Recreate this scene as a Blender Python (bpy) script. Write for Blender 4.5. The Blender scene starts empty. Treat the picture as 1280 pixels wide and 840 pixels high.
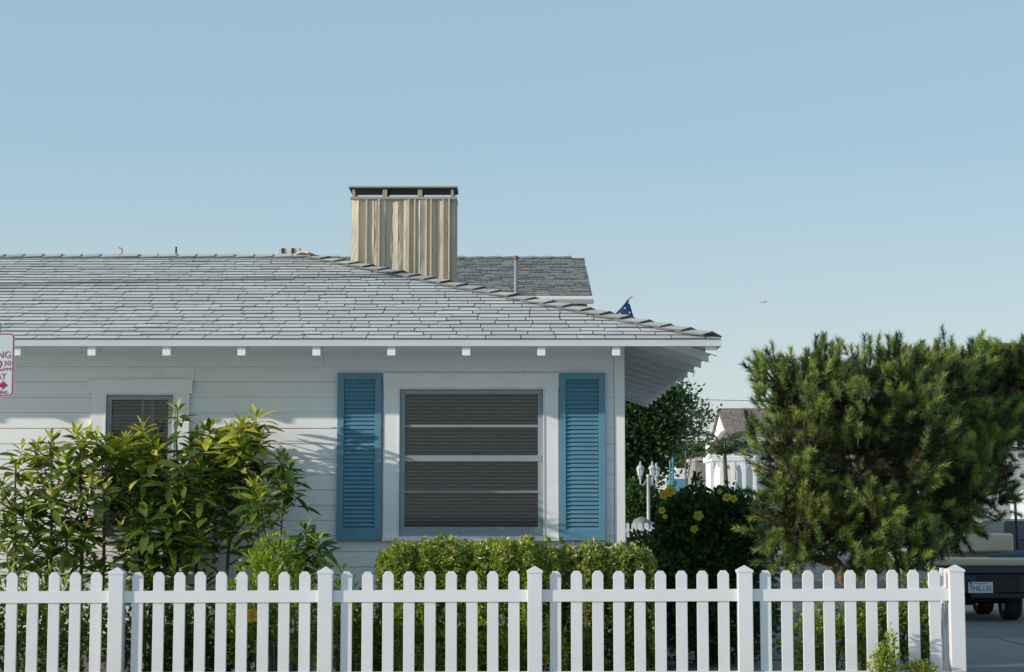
import bpy, bmesh, math, random
import numpy as np
from mathutils import Vector, Matrix, Euler
R = math.radians
random.seed(7); rng = np.random.default_rng(11)
scene = bpy.context.scene
COL = scene.collection

# ------------------------------------------------------------------ camera, sky, sun, exposure
F_PX, EYE = 2250.0, 1.43
TH = math.atan(219.0 / F_PX)                      # the lens is tilted up a little
cam_d = bpy.data.cameras.new('camera'); cam = bpy.data.objects.new('camera', cam_d); COL.objects.link(cam)
cam_d.sensor_fit = 'HORIZONTAL'; cam_d.sensor_width = 36.0; cam_d.lens = 36.0 * F_PX / 1280.0
cam_d.clip_start = 0.1; cam_d.clip_end = 20000
cam.location = (0, 0, EYE); cam.rotation_euler = (R(90) + TH, 0, 0)
scene.camera = cam

SUN_AZ, SUN_EL = R(71.5), R(13.0)                   # low sun: from the left, a little behind the camera
sun_dir = Vector((-math.sin(SUN_AZ) * math.cos(SUN_EL), -math.cos(SUN_AZ) * math.cos(SUN_EL), math.sin(SUN_EL)))
world = bpy.data.worlds.new('World'); scene.world = world; world.use_nodes = True
wn = world.node_tree.nodes; wl = world.node_tree.links
bg = wn['Background']
sky = wn.new('ShaderNodeTexSky'); sky.sky_type = 'NISHITA'; sky.sun_disc = False
sky.sun_elevation = SUN_EL; sky.sun_rotation = math.atan2(sun_dir.x, sun_dir.y)
sky.altitude = 0; sky.air_density = 1.0; sky.dust_density = 0.6; sky.ozone_density = 2.2
# hazy coastal air: the clear-sky model is blended with an even, paler gradient all the way round
wtc = wn.new('ShaderNodeTexCoord'); wsep = wn.new('ShaderNodeSeparateXYZ'); wl.new(wtc.outputs['Generated'], wsep.inputs[0])
wrp = wn.new('ShaderNodeValToRGB'); we = wrp.color_ramp.elements
while len(we) < 5: we.new(0.5)
for k_, (p_, c_) in enumerate(((0.0, (4.95, 5.35, 5.5)), (0.08, (4.5, 5.2, 5.5)), (0.20, (3.05, 4.5, 5.3)), (0.40, (2.75, 4.2, 5.15)), (1.0, (2.6, 4.0, 5.1)))):
    we[k_].position = p_; we[k_].color = (*[v_ / 8 for v_ in c_], 1)
wl.new(wsep.outputs[2], wrp.inputs[0])
wsc = wn.new('ShaderNodeVectorMath'); wsc.operation = 'SCALE'; wsc.inputs['Scale'].default_value = 8.0; wl.new(wrp.outputs[0], wsc.inputs[0])
wmx = wn.new('ShaderNodeMix'); wmx.data_type = 'RGBA'; wmx.inputs[0].default_value = 0.70
wl.new(sky.outputs[0], wmx.inputs[6]); wl.new(wsc.outputs[0], wmx.inputs[7])
wl.new(wmx.outputs[2], bg.inputs[0]); bg.inputs[1].default_value = 0.096
sun_d = bpy.data.lights.new('sun', 'SUN'); sun_d.energy = 3.0; sun_d.angle = R(0.6); sun_d.color = (1.0, 0.90, 0.79)
sun_o = bpy.data.objects.new('sun', sun_d); COL.objects.link(sun_o)
sun_o.rotation_euler = sun_dir.to_track_quat('Z', 'Y').to_euler(); sun_o.location = (-20, -5, 12)
scene.view_settings.view_transform = 'Standard'; scene.view_settings.look = 'None'
scene.view_settings.exposure = 0.56; scene.view_settings.gamma = 1.0; scene.view_settings.use_curve_mapping = False
scene.render.engine = 'CYCLES'
scene.cycles.use_denoising = True; scene.cycles.max_bounces = 8; scene.cycles.transparent_max_bounces = 12
scene.cycles.caustics_reflective = False; scene.cycles.caustics_refractive = False

def P(px, py, Y):
    """a point of the photograph (1280 x 840) at a depth Y in metres"""
    u, v = px - 640.0, 420.0 - py
    d = Vector((u, F_PX * math.cos(TH) - v * math.sin(TH), F_PX * math.sin(TH) + v * math.cos(TH)))
    t = Y / d.y
    return Vector((d.x * t, Y, EYE + d.z * t))
def proj(p):
    x, y, z = p[0], p[1], p[2] - EYE
    zc = y * math.cos(TH) + z * math.sin(TH); yc = -y * math.sin(TH) + z * math.cos(TH)
    return 640 + F_PX * x / zc, 420 - F_PX * yc / zc

# ------------------------------------------------------------------ materials
def new_mat(name):
    m = bpy.data.materials.new(name); m.use_nodes = True
    return m, m.node_tree.nodes, m.node_tree.links, m.node_tree.nodes['Principled BSDF']
def rnd_value(nt):
    """one random number for each object and each loose piece of it"""
    n, l = nt.nodes, nt.links
    g = n.new('ShaderNodeNewGeometry'); o = n.new('ShaderNodeObjectInfo')
    a = n.new('ShaderNodeMath'); a.operation = 'ADD'; l.new(g.outputs['Random Per Island'], a.inputs[0]); l.new(o.outputs['Random'], a.inputs[1])
    f = n.new('ShaderNodeMath'); f.operation = 'FRACT'; l.new(a.outputs[0], f.inputs[0])
    return f.outputs[0]
def ramp(nt, fac, stops):
    r = nt.nodes.new('ShaderNodeValToRGB'); e = r.color_ramp.elements
    while len(e) < len(stops): e.new(0.5)
    for k, (p, c) in enumerate(stops): e[k].position = p; e[k].color = (c[0], c[1], c[2], 1)
    nt.links.new(fac, r.inputs[0]); return r.outputs[0]
def noise(nt, scale, detail=4, coord='pos', stretch=None, rough=0.6):
    n, l = nt.nodes, nt.links
    if coord == 'pos': src = n.new('ShaderNodeNewGeometry').outputs['Position']
    else: src = n.new('ShaderNodeTexCoord').outputs['Object']
    if stretch:
        mp = n.new('ShaderNodeMapping'); mp.inputs['Scale'].default_value = stretch; l.new(src, mp.inputs[0]); src = mp.outputs[0]
    t = n.new('ShaderNodeTexNoise'); t.inputs['Scale'].default_value = scale; t.inputs['Detail'].default_value = detail
    t.inputs['Roughness'].default_value = rough
    l.new(src, t.inputs['Vector']); return t.outputs['Fac']
def mix(nt, fac, a, b, mode='MIX'):
    m = nt.nodes.new('ShaderNodeMix'); m.data_type = 'RGBA'; m.blend_type = mode
    for s, v in ((m.inputs[0], fac), (m.inputs[6], a), (m.inputs[7], b)):
        if hasattr(v, 'links') or hasattr(v, 'is_output'): nt.links.new(v, s)
        elif isinstance(v, (int, float)): s.default_value = v
        else: s.default_value = (v[0], v[1], v[2], 1)
    return m.outputs[2]
def bump(nt, bsdf, h, strength=0.2, dist=0.01):
    b = nt.nodes.new('ShaderNodeBump'); b.inputs['Strength'].default_value = strength; b.inputs['Distance'].default_value = dist
    nt.links.new(h, b.inputs['Height']); nt.links.new(b.outputs[0], bsdf.inputs['Normal'])
def solid(name, col, rough=0.6, var=0.15, scale=6.0, bmp=0.0, bscale=60, metal=0.0, stretch=None, piece=0.0, spec=0.5, dark=0.75, dirt=None):
    """plain colour with uneven tone, small difference from piece to piece and fine relief"""
    m, n, l, b = new_mat(name); nt = m.node_tree
    f = noise(nt, scale, 5, stretch=stretch)
    c = ramp(nt, f, [(0.3, [v * (1 - var) for v in col]), (0.7, [min(1, v * (1 + var * 0.6)) for v in col])])
    if piece > 0:
        rv = rnd_value(nt)
        p = ramp(nt, rv, [(0, (1 - piece,) * 3), (1, (1, 1, 1))])
        c = mix(nt, 1.0, c, p, 'MULTIPLY')
    if dirt:
        f2 = noise(nt, dirt[1], 6, stretch=dirt[3] if len(dirt) > 3 else None)
        k = ramp(nt, f2, [(dirt[2], (0, 0, 0)), (dirt[2] + 0.16, (1, 1, 1))])
        c = mix(nt, k, c, dirt[0])
    l.new(c, b.inputs['Base Color']); b.inputs['Roughness'].default_value = rough
    b.inputs['Metallic'].default_value = metal; b.inputs['Specular IOR Level'].default_value = spec
    if bmp > 0: bump(nt, b, noise(nt, bscale, 4, stretch=stretch), bmp, 0.006)
    return m
def leafmat(name, cols, rough=0.45, trans=0.32, tcol=None, spec=0.4):
    """leaves: tone differs from leaf to leaf, light also passes through"""
    m, n, l, b = new_mat(name); nt = m.node_tree
    rv = rnd_value(nt)
    k = len(cols); c = ramp(nt, rv, [(i / max(1, k - 1), cc) for i, cc in enumerate(cols)])
    f = noise(nt, 1.7, 2)
    c = mix(nt, 1.0, c, ramp(nt, f, [(0.3, (0.78,) * 3), (0.7, (1.12, 1.1, 1.0))]), 'MULTIPLY')
    l.new(c, b.inputs['Base Color']); b.inputs['Roughness'].default_value = rough; b.inputs['Specular IOR Level'].default_value = spec
    t = n.new('ShaderNodeBsdfTranslucent'); tc = mix(nt, 1.0, c, tcol or (1.5, 1.6, 0.7), 'MULTIPLY'); l.new(tc, t.inputs[0])
    ms = n.new('ShaderNodeMixShader'); ms.inputs[0].default_value = trans
    l.new(b.outputs[0], ms.inputs[1]); l.new(t.outputs[0], ms.inputs[2]); l.new(ms.outputs[0], n['Material Output'].inputs['Surface'])
    return m

M = {}
M['wall_white'] = solid('white_house_paint', (0.87, 0.87, 0.87), 0.55, 0.05, 3.0, 0.25, 90, piece=0.06, dirt=((0.68, 0.67, 0.64), 2.4, 0.64, (1, 1, 0.25)), stretch=(0.25, 1, 1))
M['trim_white'] = solid('white_trim_paint', (0.85, 0.85, 0.85), 0.45, 0.05, 4.0, 0.15, 70, dirt=((0.62, 0.60, 0.56), 3.0, 0.68))
M['under_white'] = solid('white_soffit_paint', (0.87, 0.87, 0.85), 0.7, 0.08, 5.0, 0.2, 50)
M['fascia'] = solid('pale_grey_fascia_paint', (0.58, 0.62, 0.62), 0.5, 0.08, 3.0, 0.1, 60)
M['vinyl'] = solid('white_fence_vinyl', (0.71, 0.70, 0.70), 0.4, 0.035, 5.0, 0.06, 50, piece=0.03, dirt=((0.66, 0.65, 0.60), 5.0, 0.70))
M['teal'] = solid('blue_shutter_paint', (0.115, 0.285, 0.39), 0.5, 0.10, 5.0, 0.2, 80, piece=0.08, dirt=((0.18, 0.35, 0.44), 6.0, 0.66))
M['sash'] = solid('grey_sash_metal', (0.27, 0.325, 0.35), 0.5, 0.08, 8.0, 0.1, 80)
M['muntin'] = solid('pale_grey_muntin', (0.27, 0.30, 0.31), 0.5, 0.06, 8.0)
M['blind'] = solid('grey_brown_blind', (0.44, 0.45, 0.42), 0.6, 0.08, 9.0, piece=0.15)
M['tape'] = solid('cream_blind_tape', (0.62, 0.58, 0.48), 0.8, 0.08, 20)
M['room'] = solid('unlit_room_dark', (0.10, 0.09, 0.085), 0.9, 0.1, 3)  # dark base tone stands in for the unlit interior
M['concrete_base'] = solid('grey_foundation_concrete', (0.20, 0.20, 0.19), 0.9, 0.2, 5, 0.4, 60)
M['deck_dark'] = solid('dark_roof_felt', (0.045, 0.05, 0.055), 0.9, 0.2, 8)
def shingle_mat(name, a, b_, c_):
    m, n, l, b = new_mat(name); nt = m.node_tree
    rv = rnd_value(nt)
    c = ramp(nt, rv, [(0, a), (0.5, b_), (1, c_)])
    g = noise(nt, 240, 3); c = mix(nt, 1.0, c, ramp(nt, g, [(0.3, (0.80, 0.81, 0.83)), (0.7, (1.18, 1.17, 1.15))]), 'MULTIPLY')
    w = noise(nt, 3.0, 5, stretch=(0.4, 1, 1)); c = mix(nt, 1.0, c, ramp(nt, w, [(0.32, (0.88, 0.88, 0.88)), (0.66, (1.08, 1.06, 1.02))]), 'MULTIPLY')
    st = noise(nt, 7.0, 5, stretch=(1, 0.5, 0.5)); c = mix(nt, ramp(nt, st, [(0.62, (0, 0, 0)), (0.74, (0.45,) * 3)]), c, (0.20, 0.20, 0.20))
    l.new(c, b.inputs['Base Color']); b.inputs['Roughness'].default_value = 0.85; b.inputs['Specular IOR Level'].default_value = 0.3
    bump(nt, b, noise(nt, 300, 3), 0.5, 0.004); return m
M['shingle'] = shingle_mat('grey_asphalt_shingle', (0.61, 0.59, 0.565), (0.68, 0.66, 0.63), (0.75, 0.73, 0.70))
M['cut_edge'] = solid('dark_cut_shingle_edge', (0.115, 0.135, 0.15), 0.9, 0.2, 20)
M['cap'] = shingle_mat('warm_grey_cap_shingle', (0.46, 0.43, 0.38), (0.53, 0.50, 0.45), (0.60, 0.56, 0.50))
M['shingle_far'] = shingle_mat('olive_grey_shingle', (0.26, 0.265, 0.235), (0.32, 0.32, 0.28), (0.38, 0.37, 0.33))
M['shingle_brown'] = shingle_mat('brown_grey_shingle', (0.22, 0.19, 0.17), (0.27, 0.235, 0.21), (0.31, 0.275, 0.25))
M['tan'] = solid('tan_chimney_paint', (0.60, 0.52, 0.39), 0.75, 0.14, 2.5, 0.5, 40, stretch=(4, 4, 0.6), piece=0.1, dirt=((0.44, 0.37, 0.27), 9.0, 0.60, (3, 3, 0.5)))
M['tan_trim'] = solid('tan_chimney_trim', (0.34, 0.31, 0.235), 0.7, 0.12, 6, 0.2, 60)
M['lid_black'] = solid('near_black_lid_plate', (0.012, 0.013, 0.018), 0.7, 0.2, 8)  # near-black, for the plate under the chimney lid
M['rust'] = solid('rusty_flue_metal', (0.30, 0.12, 0.06), 0.8, 0.3, 12, 0.3)
M['galv'] = solid('galvanised_pipe', (0.26, 0.29, 0.33), 0.6, 0.15, 9, 0.1, 60, metal=0.0, dirt=((0.22, 0.14, 0.09), 12, 0.66))
M['dark_metal'] = solid('dark_metal', (0.035, 0.038, 0.045), 0.5, 0.2, 10)
M['vent_white'] = solid('white_vent_metal', (0.66, 0.66, 0.64), 0.5, 0.1, 12, dirt=((0.30, 0.22, 0.15), 25, 0.62))
M['bark'] = solid('grey_brown_bark', (0.105, 0.085, 0.065), 0.9, 0.35, 14, 0.8, 45, stretch=(1, 1, 0.35))
M['pine_bark'] = solid('warm_pine_bark', (0.30, 0.215, 0.15), 0.9, 0.35, 10, 1.0, 35, stretch=(1, 1, 0.5))
M['stem'] = solid('olive_stem', (0.11, 0.10, 0.06), 0.8, 0.3, 14, 0.4, 50)
M['leaf_old'] = leafmat('dark_shrub_leaf', [(0.0675, 0.1192, 0.0213), (0.1039, 0.1749, 0.0304), (0.1505, 0.2285, 0.0395), (0.0882, 0.149, 0.0274)], 0.38, 0.25)
M['leaf_young'] = leafmat('yellow_green_shrub_leaf', [(0.4268, 0.4508, 0.069), (0.626, 0.6086, 0.115), (0.3413, 0.4057, 0.0559), (0.7966, 0.6988, 0.1643)], 0.42, 0.34)
M['leaf_hedge'] = leafmat('pale_hedge_leaf', [(0.1662, 0.2298, 0.054), (0.261, 0.3196, 0.0809), (0.4035, 0.4395, 0.1259), (0.4983, 0.4993, 0.1528)], 0.34, 0.22)
M['leaf_bright'] = leafmat('bright_green_leaf', [(0.1594, 0.2574, 0.0216), (0.2454, 0.3604, 0.0288), (0.3681, 0.4462, 0.042)], 0.4, 0.32)
M['leaf_lime'] = leafmat('lime_weed_leaf', [(0.26, 0.27, 0.055), (0.33, 0.32, 0.09)], 0.5, 0.3)
M['leaf_hib'] = leafmat('deep_green_hibiscus_leaf', [(0.0382, 0.0893, 0.0298), (0.0553, 0.1232, 0.0382), (0.0808, 0.1658, 0.0467)], 0.42, 0.2)
M['leaf_tree'] = leafmat('dark_tree_leaf', [(0.0393, 0.0832, 0.0242), (0.0574, 0.1149, 0.0302), (0.0832, 0.1512, 0.0393)], 0.45, 0.22)
M['leaf_gum'] = leafmat('grey_green_gum_leaf', [(0.05, 0.075, 0.045), (0.075, 0.10, 0.06)], 0.5, 0.2)
M['leaf_palm'] = leafmat('palm_leaf', [(0.06, 0.10, 0.03), (0.10, 0.14, 0.045), (0.13, 0.16, 0.06)], 0.45, 0.25)
M['needle'] = leafmat('green_pine_needle', [(0.0737, 0.1484, 0.0428), (0.1114, 0.2062, 0.056), (0.1639, 0.2639, 0.0726), (0.2213, 0.2969, 0.0907)], 0.5, 0.15)
M['needle_tip'] = leafmat('sunlit_new_needle', [(0.2073, 0.2855, 0.0607), (0.303, 0.3711, 0.085), (0.3987, 0.4425, 0.1154)], 0.5, 0.2)  # new growth, brightened so the colour paints sunlit tips
M['needle_shade'] = leafmat('shaded_pine_needle', [(0.0263, 0.0562, 0.021), (0.0375, 0.075, 0.0255)], 0.5, 0.12)  # darkened needles: shade inside the crown put into the colour
M['needle_old'] = leafmat('brown_dry_needle', [(0.1638, 0.0936, 0.0406), (0.2294, 0.1404, 0.0546), (0.0983, 0.0858, 0.0343)], 0.7, 0.1, (1.2, 1, 0.6))
M['petal'] = leafmat('yellow_petal', [(0.85, 0.64, 0.04), (0.90, 0.72, 0.08)], 0.5, 0.3, (1.1, 1.05, 0.7))
M['petal_orange'] = leafmat('orange_petal', [(0.70, 0.36, 0.04), (0.75, 0.46, 0.06)], 0.5, 0.3, (1.1, 1.05, 0.7))
M['soil'] = solid('pale_sandy_soil', (0.42, 0.40, 0.36), 0.95, 0.35, 8, 0.8, 30)
M['ground'] = solid('dull_ground', (0.30, 0.285, 0.255), 0.95, 0.25, 0.6, 0.4, 8)
M['concrete'] = solid('grey_drive_concrete', (0.115, 0.12, 0.122), 0.85, 0.12, 3.0, 0.35, 90, dirt=((0.085, 0.088, 0.09), 1.6, 0.56))
M['concrete_pale'] = solid('pale_apron_concrete', (0.66, 0.67, 0.68), 0.85, 0.08, 3.0, 0.35, 90, dirt=((0.56, 0.57, 0.57), 1.9, 0.62))
M['apron'] = solid('worn_apron_concrete', (0.18, 0.185, 0.188), 0.85, 0.1, 3.0, 0.35, 90, dirt=((0.15, 0.155, 0.155), 1.9, 0.58))
M['asphalt'] = solid('pale_street_concrete', (0.64, 0.65, 0.66), 0.9, 0.15, 4, 0.5, 120)
M['brick'] = solid('red_paving_brick', (0.17, 0.075, 0.065), 0.9, 0.2, 9, 0.4, 70, piece=0.3)
M['sign_white'] = solid('white_sign_sheet', (0.60, 0.63, 0.63), 0.4, 0.05, 7)
M['sign_red'] = solid('maroon_sign_print', (0.33, 0.015, 0.05), 0.45, 0.05, 7)
M['steel'] = solid('sign_post_steel', (0.35, 0.36, 0.37), 0.45, 0.1, 9, metal=0.7)
M['flag_blue'] = solid('navy_flag_cloth', (0.018, 0.055, 0.17), 0.8, 0.12, 20)
M['flag_white'] = solid('white_flag_cloth', (0.78, 0.78, 0.78), 0.8, 0.05, 20)
M['navy'] = solid('navy_cart_paint', (0.020, 0.026, 0.042), 0.3, 0.1, 5)
M['black'] = solid('black_plastic', (0.014, 0.014, 0.016), 0.6, 0.1, 12)
M['tyre'] = solid('black_tyre_rubber', (0.020, 0.020, 0.021), 0.85, 0.15, 20, 0.3)
M['beige'] = solid('beige_seat_vinyl', (0.53, 0.46, 0.34), 0.5, 0.05, 6, 0.1, 60)
M['cloth_blue'] = solid('dark_blue_canvas', (0.045, 0.075, 0.12), 0.85, 0.12, 14, 0.3)
M['red_lens'] = solid('red_tail_lens', (0.42, 0.02, 0.02), 0.25, 0.1, 20)
M['plate_white'] = solid('white_number_plate', (0.66, 0.70, 0.72), 0.4, 0.04, 20)
M['plate_ink'] = solid('dark_blue_plate_ink', (0.02, 0.03, 0.09), 0.5, 0.05, 20)
M['boat_white'] = solid('white_boat_paint', (0.80, 0.80, 0.78), 0.3, 0.04, 1)
M['boat_blue'] = solid('turquoise_boat_paint', (0.10, 0.28, 0.36), 0.4, 0.06, 2)
M['teal_pole'] = solid('teal_pole_paint', (0.05, 0.24, 0.25), 0.5, 0.08, 4)
M['lamp_white'] = solid('white_lamp_paint', (0.46, 0.50, 0.50), 0.45, 0.08, 10)
M['terracotta'] = solid('terracotta_tile', (0.42, 0.16, 0.08), 0.8, 0.2, 10, piece=0.25)
M['stucco'] = solid('pale_grey_stucco', (0.46, 0.48, 0.48), 0.85, 0.08, 4, 0.3, 60)
M['roof_dark'] = solid('dark_flat_roof', (0.07, 0.062, 0.055), 0.85, 0.15, 4)
M['car_black'] = solid('black_car_paint', (0.012, 0.013, 0.016), 0.2, 0.1, 4, spec=0.7)
M['bin_white'] = solid('white_ribbed_plastic', (0.62, 0.67, 0.72), 0.5, 0.06, 5)
M['stone'] = solid('grey_garden_stone', (0.22, 0.22, 0.20), 0.9, 0.2, 6, 0.6, 30)
def glass_mat(name, tint, rough=0.03, base=(0.02, 0.025, 0.03), solidity=0.0):
    m, n, l, b = new_mat(name)
    t = n.new('ShaderNodeBsdfTransparent'); t.inputs[0].default_value = (*tint, 1)
    g = n.new('ShaderNodeBsdfGlossy'); g.inputs['Roughness'].default_value = rough
    fr = n.new('ShaderNodeFresnel'); fr.inputs[0].default_value = 1.5
    ms = n.new('ShaderNodeMixShader'); l.new(fr.outputs[0], ms.inputs[0]); l.new(t.outputs[0], ms.inputs[1]); l.new(g.outputs[0], ms.inputs[2])
    l.new(ms.outputs[0], n['Material Output'].inputs['Surface']); return m
M['glass'] = glass_mat('window_glass', (0.78, 0.80, 0.80))
M['dark_glass'] = solid('dark_tinted_glass', (0.02, 0.025, 0.03), 0.08, 0.1, 3, spec=0.8)

# ------------------------------------------------------------------ object helpers
WLOC = {}
def link(o, parent=None):
    COL.objects.link(o)
    if parent is not None:
        o.parent = parent; o.matrix_parent_inverse = Matrix.Translation(-WLOC.get(parent.name, Vector((0, 0, 0))))
    return o
def tag(o, label=None, cat=None, group=None, kind=None):
    if label: o['label'] = label
    if cat: o['category'] = cat
    if group: o['group'] = group
    if kind: o['kind'] = kind
    return o
def thing(name, loc, label, cat, group=None):
    o = bpy.data.objects.new(name, None); o.empty_display_size = 0.2
    link(o); o.location = loc; WLOC[o.name] = Vector(loc); return tag(o, label, cat, group)
def mesh_obj(name, me, mat, parent=None, loc=None, rot=None, scale=None, mtx=None, kind=None, label=None):
    o = bpy.data.objects.new(name, me)
    if mat is not None and len(me.materials) == 0: me.materials.append(mat)
    link(o, parent)
    if mtx is not None: o.matrix_basis = mtx; WLOC[o.name] = mtx.to_translation()
    else:
        if loc is not None: o.location = loc; WLOC[o.name] = Vector(loc)
        if rot is not None: o.rotation_euler = rot
        if scale is not None: o.scale = scale
    tag(o, label, None, None, kind); return o
def np_mesh(name, V, T, smooth=False, mats=None, midx=None):
    """V (n,3), T (m,3 or m,4)"""
    V = np.asarray(V, dtype=np.float32); T = np.asarray(T, dtype=np.int32)
    me = bpy.data.meshes.new(name); k = T.shape[1]
    me.vertices.add(len(V)); me.vertices.foreach_set('co', V.ravel())
    me.loops.add(T.size); me.loops.foreach_set('vertex_index', T.ravel())
    me.polygons.add(len(T)); me.polygons.foreach_set('loop_start', np.arange(0, T.size, k, dtype=np.int32))
    if mats:
        for m_ in mats: me.materials.append(m_)
    if midx is not None: me.polygons.foreach_set('material_index', np.asarray(midx, dtype=np.int32))
    me.polygons.foreach_set('use_smooth', np.full(len(T), smooth, dtype=bool))
    me.update(calc_edges=True); me.validate(); return me

class MB:
    """collects solid pieces, then becomes one mesh"""
    def __init__(s): s.v = []; s.f = []; s.m = []
    def add(s, vs, fs, mi=0):
        b = len(s.v); s.v += [tuple(v) for v in vs]; s.f += [tuple(b + i for i in f) for f in fs]; s.m += [mi] * len(fs); return s
    def box(s, x0, x1, y0, y1, z0, z1, mi=0, M_=None):
        vs = [Vector(p) for p in ((x0, y0, z0), (x1, y0, z0), (x1, y1, z0), (x0, y1, z0), (x0, y0, z1), (x1, y0, z1), (x1, y1, z1), (x0, y1, z1))]
        if M_ is not None: vs = [M_ @ v for v in vs]
        return s.add(vs, ((0, 3, 2, 1), (4, 5, 6, 7), (0, 1, 5, 4), (1, 2, 6, 5), (2, 3, 7, 6), (3, 0, 4, 7)), mi)
    def hexa(s, b, t, mi=0):
        return s.add(list(b) + list(t), ((0, 3, 2, 1), (4, 5, 6, 7), (0, 1, 5, 4), (1, 2, 6, 5), (2, 3, 7, 6), (3, 0, 4, 7)), mi)
    def ring(s, x0, x1, z0, z1, a0, a1, c0, c1, y0, y1, mi=0):
        """one closed rectangular frame: outer x0..z1, inner a0..c1"""
        o = [(x0, z0), (x1, z0), (x1, z1), (x0, z1)]; i_ = [(a0, c0), (a1, c0), (a1, c1), (a0, c1)]
        vs = [(x, y, z) for y in (y0, y1) for (x, z) in o + i_]; fs = []
        for k in range(4):
            n = (k + 1) % 4
            fs += [(k, n, 4 + n, 4 + k), (8 + n, 8 + k, 12 + k, 12 + n), (n, k, 8 + k, 8 + n), (4 + k, 4 + n, 12 + n, 12 + k)]
        return s.add(vs, fs, mi)
    def prism(s, pts, off, mi=0):
        """closed outline moved along off"""
        n = len(pts); a = [Vector(p) for p in pts]; b = [p + Vector(off) for p in a]
        return s.add(a + b, [tuple(range(n - 1, -1, -1)), tuple(range(n, 2 * n))] + [(i, (i + 1) % n, n + (i + 1) % n, n + i) for i in range(n)], mi)
    def tube(s, pts, rad, n=8, mi=0, cap=True):
        pts = [Vector(p) for p in pts]; rad = rad if hasattr(rad, '__len__') else [rad] * len(pts)
        vs, fs = [], []; ref = Vector((0.31, 0.2, 0.93)).normalized()
        for i, p in enumerate(pts):
            t = (pts[min(i + 1, len(pts) - 1)] - pts[max(i - 1, 0)]).normalized()
            u = t.cross(ref)
            if u.length < 0.05: u = t.cross(Vector((1, 0, 0)))
            u.normalize(); w = t.cross(u)
            for k in range(n):
                a = 2 * math.pi * k / n; vs.append(p + (u * math.cos(a) + w * math.sin(a)) * rad[i])
        for i in range(len(pts) - 1):
            for k in range(n):
                fs.append((i * n + k, i * n + (k + 1) % n, (i + 1) * n + (k + 1) % n, (i + 1) * n + k))
        if cap: fs += [tuple(range(n - 1, -1, -1)), tuple((len(pts) - 1) * n + k for k in range(n))]
        return s.add(vs, fs, mi)
    def lathe(s, c, prof, n=16, mi=0):
        """prof: (radius, z) from bottom to top"""
        vs, fs = [], []
        for r, z in prof:
            for k in range(n): a = 2 * math.pi * k / n; vs.append((c[0] + r * math.cos(a), c[1] + r * math.sin(a), c[2] + z))
        for i in range(len(prof) - 1):
            for k in range(n): fs.append((i * n + k, i * n + (k + 1) % n, (i + 1) * n + (k + 1) % n, (i + 1) * n + k))
        fs += [tuple(range(n - 1, -1, -1)), tuple((len(prof) - 1) * n + k for k in range(n))]
        return s.add(vs, fs, mi)
    def mesh(s, name, bevel=0.0, smooth=False, seg=2):
        me = bpy.data.meshes.new(name); me.from_pydata(s.v, [], s.f); me.polygons.foreach_set('material_index', s.m); me.update()
        if bevel > 0:
            bm = bmesh.new(); bm.from_mesh(me)
            es = [e for e in bm.edges if len(e.link_faces) == 2 and e.calc_face_angle(0) > 0.5]
            bmesh.ops.bevel(bm, geom=es, offset=bevel, segments=seg, affect='EDGES', profile=0.6, clamp_overlap=True)
            bm.to_mesh(me); bm.free(); me.update()
        if smooth: me.polygons.foreach_set('use_smooth', [True] * len(me.polygons))
        return me
    def build(s, name, mat, parent=None, bevel=0.0, smooth=False, mats=None, **k):
        me = s.mesh(name, bevel, smooth)
        if mats:
            for m_ in mats: me.materials.append(m_)
        return mesh_obj(name, me, mat, parent, **k)

def text_mesh(body, h, mat, right=None, left=None, z=0.0, y=0.0, depth=0.0012, wide=1.0, width=None):
    """lettering in the XZ plane facing -Y, capital height h"""
    cu = bpy.data.curves.new('lettering', 'FONT'); cu.body = body; cu.extrude = 0.0; cu.resolution_u = 3
    o = bpy.data.objects.new('lettering', cu); COL.objects.link(o)
    dg = bpy.context.evaluated_depsgraph_get(); me = bpy.data.meshes.new_from_object(o.evaluated_get(dg))
    bpy.data.objects.remove(o); bpy.data.curves.remove(cu)
    n = len(me.vertices); co = np.empty(n * 3, dtype=np.float32); me.vertices.foreach_get('co', co); co = co.reshape(n, 3)
    co[:, :2] -= co[:, :2].min(0); k = h / co[:, 1].max()
    sx = (width / co[:, 0].max()) if width else k * wide
    xs = co[:, 0] * sx; xs = xs - xs.max() + right if right is not None else xs + left
    out = np.stack([xs, np.full(n, y), co[:, 1] * k + z], 1)
    me.vertices.foreach_set('co', out.ravel().astype(np.float32)); me.materials.clear(); me.materials.append(mat); me.update()
    bm = bmesh.new(); bm.from_mesh(me)
    r = bmesh.ops.extrude_face_region(bm, geom=bm.faces[:])
    for e in r['geom']:
        if isinstance(e, bmesh.types.BMVert): e.co.y -= depth
    bmesh.ops.recalc_face_normals(bm, faces=bm.faces[:]); bm.to_mesh(me); bm.free()
    return me

# ------------------------------------------------------------------ the setting: ground, street, drive
def sheet(name, x0, x1, y0, y1, z, mat, th=0.02):
    o = MB().box(x0, x1, y0, y1, z - th, z).build(name, mat); return tag(o, kind='structure')
gr = MB().add([(-900, -300, 0), (900, -300, 0), (900, 1500, 0), (-900, 1500, 0)], [(0, 1, 2, 3)]).build('ground', M['ground']); tag(gr, kind='structure')
sheet('street', -60, 60, -4, 9.6, 0.006, M['asphalt'], 0.004)
kb = sheet('kerb', -60, 60, 9.6, 9.78, 0.12, M['concrete_pale'], 0.12)
pv = tag(bpy.data.objects.new('pavement', None), kind='structure'); link(pv)
for k in range(-8, 9):
    MB().box(k * 1.5 + 0.006, k * 1.5 + 1.494, 9.79, 12.55, 0.0, 0.115).build('paving_slab', M['concrete_pale'], pv, bevel=0.006)
sheet('garden_bed', -9.5, 3.16, 12.6, 15.5, 0.03, M['soil'], 0.03)
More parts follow.
